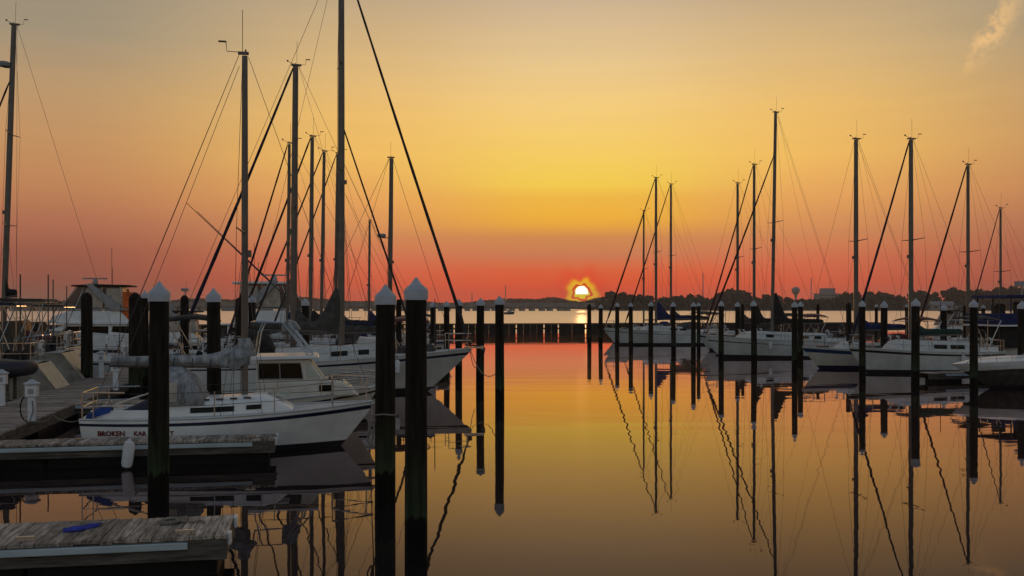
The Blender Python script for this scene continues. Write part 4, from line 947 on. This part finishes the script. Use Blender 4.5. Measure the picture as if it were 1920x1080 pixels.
# flybridge yachts
def flybridge(label, px, d, flip, L=10.5, k=1.0, cover='smoked_vinyl', orange=False, outrigger=False):
    """bow along local +x; x, z in metres"""
    o = thing('flybridge_yacht', label, 'motor yacht', (wx(px, d), d, 0), BR if flip else BL, 'flybridge motor yachts')
    o.scale = (k, k, k)
    h = Hull(L * .55, L * .45, 3.5, 1.75, 1.05, rake=1.6, tw=.92, dip=-.03, fine=2.3, zb=-.5)
    hull_parts(o, h, 'gelcoat', 'antifouling', None, boot=.12, rail=False)
    prism_part(o, 'saloon', 'gelcoat', [(-3.2, 1.0), (3.1, 1.35), (1.6, 1.98), (-3.2, 1.98)], 1.4, .05)
    for (a_, b_) in ((-3.0, -1.6), (-1.4, .1), (.3, 1.6)): side_panels(o, 'saloon_window', 'glass', [(a_, 1.28), (b_ + .25 * (b_ > 1), 1.42), (b_ - .1, 1.84), (a_, 1.84)], 1.402)
    prism_part(o, 'bridge_deck', 'gelcoat', [(-4.4, 1.98), (2.0, 1.98), (2.2, 2.08), (-4.4, 2.08)], 1.6, .03)
    prism_part(o, 'bridge_coaming', 'gelcoat', [(-3.0, 2.08), (2.9, 2.08), (2.3, 2.62), (1.4, 2.95), (-2.2, 2.95)], 1.35, .06)
    prism_part(o, 'bridge_rail', 'lamp_grey', [(-3.4, 3.02), (1.9, 3.02), (1.9, 3.12), (-3.4, 3.12)], 1.37, .02)
    prism_part(o, 'enclosure', cover, [(-2.5, 3.12), (1.9, 3.12), (.75, 4.72), (-2.25, 4.72)], 1.25, .0)
    for (a_, b_) in ((-2.4, -1.1), (-.9, .3)): side_panels(o, 'clear_curtain', 'clear_vinyl', [(a_, 3.2), (b_, 3.2), (b_ - .15, 4.62), (a_, 4.62)], 1.252)
    m = MB()
    for s_ in (-1.27, 1.27):
        for (a_, b_) in ((1.95, .8), (.9, .3), (-.95, -.95), (-2.45, -2.2)): m.tube([(a_, s_, 3.1), (b_, s_, 4.75)], .035, 6)
    m.build('enclosure_frame', 'steel', o)
    prism_part(o, 'hardtop', 'canvas_black' if not outrigger else 'gelcoat', [(-2.9, 4.74), (1.15, 4.74), (1.15, 4.84), (-.5, 4.92), (-2.9, 4.86)], 1.5, .02)
    for s_ in (-1.45, 1.45): MB().prism([(-2.6, 3.0), (-1.6, 3.0), (.15, 4.9), (-.25, 4.98)], s_ - .06, s_ + .06).build('radar_arch', 'lamp_grey', o)
    m = MB().lathe([(.2, 4.9), (.2, 5.12), (.13, 5.3), (.05, 5.32)], 10, (-.2, 0, 0)); m.box(-.2, 0, 5.36, 1.75, .12, .10); m.build('radar', 'lamp_grey', o)
    m = MB().tube([(-1.6, 1.2, 4.85), (-1.6, 1.2, 7.6)], .018, 5); m.tube([(-1.2, -1.2, 4.85), (-1.2, -1.2, 6.2)], .018, 5); m.build('antenna', 'wire', o)
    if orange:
        MB().prism([(-3.1, 2.2), (-2.35, 2.2), (-2.35, 4.35), (-2.95, 4.35)], -1.3, 1.3).build('sunset_glow_panel', 'orange_glow_and_buoy', o)  # sunset glow in the clear vinyl, put into the panel's orange colour
    if outrigger:
        for s_ in (-1.5, 1.5): MB().tube([(1.6, s_, 2.9), (-5.6, s_ * 1.9, 9.9)], [.05, .02], 6).build('outrigger', 'wire', o)
    rails(o, h, xa=.5, xb=h.bow - 1.0, n=5, hgt=.7)
    MB().prism([(-4.3, 1.05), (-3.3, 1.05), (-3.3, 1.9), (-4.0, 1.9)], -1.3, 1.3).build('cockpit_curtain', 'canvas_dark_grey', o)
    return o
flybridge('white flybridge motor yacht with black hardtop and orange painted sunset glow at left', 173, 74, True, orange=True)
flybridge('grey topped flybridge boat with long outrigger poles among the masts', 520, 69.5, False, k=1.02, cover='smoked_vinyl', outrigger=True)
flybridge('distant white flybridge boat behind the green sail cover at right', 1790, 74, True, L=9.5, k=.62)
flybridge('distant white flybridge boat beyond the clutter left of the black lamp pile', 318, 57, True, L=8.5, k=.62, cover='clear_vinyl')

# --- right hand row, bows to the left
R1 = sailboat('farthest white sailboat on the right with navy boom cover and tall mast', 1230, 71, 333, 1131, 10.2, B=3.0, fb=1.45, fs=1.05, mr=.12, boom=4.3, cover='canvas_blue', cover_h=1.0, furl='furl_maroon', furl_r=.075, stripe='black', st=(.22, .29), cab=(-2.8, 1.3, .42))
sailboat('sailboat behind the farthest one, second mast of the pair right of the sun', 1258, 68.2, 345, 1166, 9.6, B=2.7, fb=1.3, mr=.11, boom=3.6, cover='canvas_dark_grey', furl='furl_maroon', furl_r=.065, detail=False)
sailboat('sailboat with the short mast standing left of the pair right of the sun', 1207, 65.9, 395, 1130, 8.0, B=2.3, fb=1.2, mr=.09, detail=False, boom=3.0, antenna=False)
R2 = sailboat('white grey topped sloop with black sail cover and the tallest mast on the right', 1447, 95, 210, 1316, 10.2, B=3.0, fb=1.35, fs=1.08, mr=.12, lean=.9, boom=3.6, cover='canvas_black', cover_h=1.35, furl='furl_maroon', furl_r=.068, furl_top=wz(292, dep(95)), stripe='black', st=(.26, .33), cab=(-3.4, 1.8, .48), wins=((-3.0, -2.5), (-2.1, -1.6), (.3, .8)), second_backstay=True)
sailboat('sailboat behind the black covered sloop, mast crossing its furled jib', 1414, 88.3, 308, 1314, 9.2, B=2.7, fb=1.3, mr=.11, boom=2.6, cover='canvas_black', cover_h=1.0, furl='furl_maroon', furl_r=.06, detail=False)
sailboat('sailboat with plain mast left of the two crossing masts on the right', 1383, 82, 343, 1304, 8.6, B=2.5, fb=1.2, mr=.11, boom=3.0, detail=False, cover='canvas_dark_grey')
sailboat('cream sailboat with blue stripe and long blue sail cover', 1605, 115, 260, 1497, 7.9, B=2.7, fb=1.15, fs=.9, mr=.13, boom=2.9, cover='canvas_blue', cover_h=.55, stripe='stripe_blue', st=(.06, .26), top='cream_gelcoat', bottom='navy', cab=(-2.4, 1.1, .38), second_backstay=True)
R4 = sailboat('nearest white sloop on the right with black stripe and green sail cover', 1708, 123, 260, 1582, 8.1, B=2.7, fb=1.28, fs=1.0, mr=.125, boom=2.9, cover='canvas_green', cover_h=.42, furl='furl_navy', furl_r=.066, stripe='black', st=(.08, .20), cab=(-3.3, 1.3, .50), wins=((-1.45, -.75), (-2.45, -1.65)), boomz=wz(630, dep(123)))
sailboat('sailboat behind the white sloop with the second mast from the right edge', 1815, 105, 308, 1702, 8.8, B=2.7, fb=1.2, mr=.11, boom=3.0, cover='canvas_blue', furl='furl_maroon', furl_r=.07, detail=False)
sailboat('sailboat whose short mast is the last one on the right', 1876, 90, 390, 1798, 8.2, B=2.5, fb=1.1, mr=.09, boom=2.8, cover='canvas_black', furl='furl_dark', furl_r=.05, detail=False)
# trawler with blue bimini
dt = 53.5; st_ = F / dt
ot = thing('trawler_yacht', 'white trawler with blue bimini top and blue side canvas at the right edge', 'motor yacht', (wx(1905, dt), dt, 0), BR)
ht_ = Hull(2.6, 6.5, 3.2, 1.3, 1.05, rake=.8, tw=.9, fine=2.4); hull_parts(ot, ht_, 'gelcoat', 'antifouling', None, rail=False)
Xt = lambda px: (1905 - px) / st_ / .98
Zt = lambda y: wz(y, dt - 1.4)
prism_part(ot, 'cabin', 'gelcoat', [(Xt(1944), 1.0), (Xt(1890), 1.0), (Xt(1892), Zt(608)), (Xt(1944), Zt(608))], 1.3, .04)
side_panels(ot, 'cabin_window', 'green_glass', [(Xt(1912), Zt(631)), (Xt(1898), Zt(631)), (Xt(1899), Zt(614)), (Xt(1912), Zt(614))], 1.302)
prism_part(ot, 'opening_shade_block', 'canvas_black', [(Xt(1889), 1.1), (Xt(1845), 1.1), (Xt(1845), Zt(612)), (Xt(1889), Zt(612))], 1.2, .03)  # solid black block put in for the shade of an opening
prism_part(ot, 'boat_deck', 'gelcoat', [(Xt(2000), Zt(612)), (Xt(1833), Zt(612)), (Xt(1833), Zt(609)), (Xt(2000), Zt(609))], 1.5, .01)
prism_part(ot, 'side_canvas', 'canvas_blue', [(Xt(1990), Zt(608)), (Xt(1834), Zt(608)), (Xt(1836), Zt(588)), (Xt(1990), Zt(588))], 1.4, .03)
prism_part(ot, 'bimini', 'canvas_blue', [(Xt(1990), Zt(559)), (Xt(1846), Zt(558)), (Xt(1850), Zt(553)), (Xt(1990), Zt(551))], 1.45, .03)
m = MB()
for s_ in (-1.35, 1.35):
    for pxx in (1859, 1892, 1930): m.tube([(Xt(pxx), s_, Zt(590)), (Xt(pxx), s_, Zt(557))], .035, 6)
m.build('bimini_frame', 'canvas_navy', ot)
m = MB().tube([(Xt(1918), 0, Zt(555)), (Xt(1918), 0, Zt(536))], .05, 6); m.box(Xt(1916), 0, Zt(531), .62, .3, .28); m.build('radar', 'lamp_grey', ot)
m = MB(); rnd = random.Random(4)
for k in range(6): m.box(Xt(1870 + 8 * k), rnd.uniform(-.6, .6), Zt(580) , .3, .3, rnd.uniform(.4, .9))
m.build('bridge_seat', 'canvas_dark_grey', ot, bevel=.04)
# runabout
dr = 40.3; sr = F / dr
orr = thing('runabout', 'white open runabout with a dark grey bow flare at the right edge', 'motorboat', (wx(1915, dr), dr, 0), BR)
hrn = Hull((1915 - 1772) / sr / .98, 3.2, 2.3, .98, .95, rake=1.75, tw=.95, dip=-.18, fine=2.2, zb=-.35, wl=.62)
hrn.band(lambda t: hrn.zb, lambda t: .10, 3).build('bottom', 'antifouling', orr, True)
hrn.band(lambda t: .10, lambda t: hrn.sheer(t) - .30, 5).build('lower_hull', 'canvas_dark_grey', orr, True)  # dark grey band below the white topsides
hrn.band(lambda t: hrn.sheer(t) - .30, lambda t: hrn.sheer(t), 3).build('hull', 'gelcoat', orr, True)
hrn.deck(dz=.004, camber=.14).build('deck', 'gelcoat', orr, True)
MB().prism([(-.9, 1.1), (-.4, 1.1), (-.95, 1.5), (-1.0, 1.5)], -.8, .8).build('windscreen', 'smoked_vinyl', orr)
rails(orr, hrn, xa=.6, xb=hrn.bow - .9, n=4, hgt=.28, pulpit=False)
# small dark boat out on the river
db = 420; ob = thing('anchored_boat', 'small dark boat lying alone on the river left of the sun', 'boat', (wx(955, db), db, 0), .4)
hb = Hull(2.6, 2.2, 1.9, 1.3, .9, rake=.6, tw=.8); hull_parts(ob, hb, 'canvas_dark_grey', 'antifouling', None, rail=False)
prism_part(ob, 'cabin', 'lamp_grey', [(-.8, .9), (1, .9), (.6, 2.0), (-.8, 2.0)], .6, .03)

# ------------------------------------------------------------------ ropes
def rope(label, pts, r=.014, sag=.0, name='mooring_line'):
    P_ = [Vector(p) for p in pts]; out = []
    for i in range(len(P_) - 1):
        for k in range(8):
            q = k / 8; p = P_[i].lerp(P_[i + 1], q); p.z -= sag * 4 * q * (1 - q); out.append(p)
    out.append(P_[-1])
    return tag(MB().tube(out, r, 5).build(name, 'rope', None, True), label, 'rope')
def at(o, x, y, z):
    m_ = Matrix.Translation(o.location) @ o.rotation_euler.to_matrix().to_4x4(); return m_ @ Vector((x, y, z))
dB = dep(372); pB = Vector((wx(722, dB), dB, 0)); rB = 19 / F * dB + .012
ring = [pB + Vector((rB * math.cos(a), rB * math.sin(a), wz(776, dB) + .012 * math.sin(3 * a))) for a in [k * .42 for k in range(31)]]
rope('rope wound round the capped pile with its loose loops hanging', ring + [pB + Vector((-rB - .02, -.1, wz(790, dB))), pB + Vector((-rB - .10, -.1, wz(822, dB))), pB + Vector((-rB - .03, -.12, wz(838, dB))), pB + Vector((-rB + .02, -.14, wz(800, dB))), pB + Vector((-rB, -.14, wz(776, dB)))], .014, name='rope_coil')
rope('bow line from the white sailboat to the roped pile', [at(o1, h1.bow - .1, -.05, h1.fb), pB + Vector((-rB, 0, wz(776, dB)))], .011, .18)
p9 = Vector((wx(937, dep(185)), dep(185), 0)); p90 = Vector((wx(900, dep(152)), dep(152), 0))
rope('upper bow line from the tall masted sailboat to the outer channel pile', [at(o2, h2.bow - .1, -.05, h2.fb), p9 + Vector((-.13, 0, 1.05))], .014, .45)
rope('second bow line from the tall masted sailboat to the inner channel pile', [at(o2, h2.bow - .1, .05, h2.fb), p90 + Vector((-.1, 0, .9))], .014, .35)
dC = dep(160); rope('stern line from the white runabout pile to the finger dock', [Vector((wx(1826, dC), dC - .13, wz(664, dC))), Vector((wx(1790, 41.8), 41.8, .9))], .012, .2)
rope('stern line from the white sailboat to the walkway beside the pedestal', [at(o1, -h1.stern + .1, -.5, h1.fs + .05), Vector((wx(100, 25.0), 25.0, .55)), Vector((wx(62, 24.4), 24.4, .56))], .012, .14)
def coil(px, d, label, turns=4, r0=.16):
    c = Vector((wx(px, d), d, DZ + .02)); pts = []
    for k in range(turns * 12):
        a = k * 2 * math.pi / 12; r = r0 * (1 - .11 * k / 12); pts.append(c + Vector((r * math.cos(a), r * math.sin(a), .008 * math.sin(k * .7) + .004 * (k // 12))))
    pts += [c + Vector((r0 * 1.6 + .03 * k, -.05 * math.sin(k), 0)) for k in range(8)]
    tag(MB().tube(pts, .013, 5).build('coiled_line', 'rope', None, True), label, 'rope')
coil(318, 12.75, 'pale rope coiled on the planks near the outer end of the nearest dock', r0=.15)
coil(455, 20.95, 'pale rope coiled at the tip of the finger dock by the sailboat')
def hang_fender(o, h, x, side, label):
    t = h.t_at(x); p = at(o, x, side * (h.half(t, h.sheer(t)) + .11), h.sheer(t) - .62)
    f_ = thing('fender', label, 'fender', tuple(p), 0, 'fenders hung over the sides')
    MB().lathe([(.03, 0), (.09, .03), (.11, .09), (.11, .42), (.09, .48), (.03, .52)], 12).build('body', 'fender_white', f_, True)
    MB().tube([(0, 0, .5), (0, .08, .68)], .012, 5).build('lanyard', 'rope', f_)
hang_fender(o2, h2, 2.0, -1, 'white fender hung on the tall masted sailboat between the two big piles')
hang_fender(R4[0], R4[1], -1.9, 1, 'white fender hung below the cabin windows of the green covered sloop')
hang_fender(R2[0], R2[1], .8, 1, 'white fender hung on the sloop with the black sail cover')
hang_fender(R1[0], R1[1], -1.0, 1, 'white fender hung on the farthest white sailboat on the right')
# hoses and cords looped at the pedestal
loop = []
for k in range(46):
    a = k * .42; loop.append(Vector((wx(48, 23.9) + .16 * math.cos(a), 23.95 + .02 * k / 40, .82 + .30 * math.sin(a) )))
tag(MB().tube(loop, .014, 5).build('coiled_cable', 'float_black', None, True), 'black cable coiled beside the nearest pedestal', 'cable')
cord = [Vector((wx(60, 24) + .1 * math.cos(k * .9) + .02 * k, 23.8 + .09 * math.sin(k * 1.3), .52 + (.5 if k < 2 else 0) * (1 - k / 2))) for k in range(16)]
tag(MB().tube(cord, .016, 5).build('hose', 'rope', None, True), 'pale hose lying in loops at the foot of the nearest pedestal', 'hose')
# ------------------------------------------------------------------ evening haze over the river
HAZE = 0.00022
if HAZE:
    m = MB().box(0, 1380, 20, 5400, 2960, 48)
    MATS['haze'] = hm = bpy.data.materials.new('haze'); hm.use_nodes = True; hm.node_tree.nodes.clear()
    pv = hm.node_tree.nodes.new('ShaderNodeVolumePrincipled'); mo = hm.node_tree.nodes.new('ShaderNodeOutputMaterial')
    pv.inputs['Color'].default_value = (.95, .80, .74, 1); pv.inputs['Density'].default_value = HAZE; pv.inputs['Anisotropy'].default_value = .3
    hm.node_tree.links.new(pv.outputs[0], mo.inputs['Volume'])
    tag(m.build('haze', 'haze'), 'thin evening haze over the river and the marina', 'haze', kind='stuff')
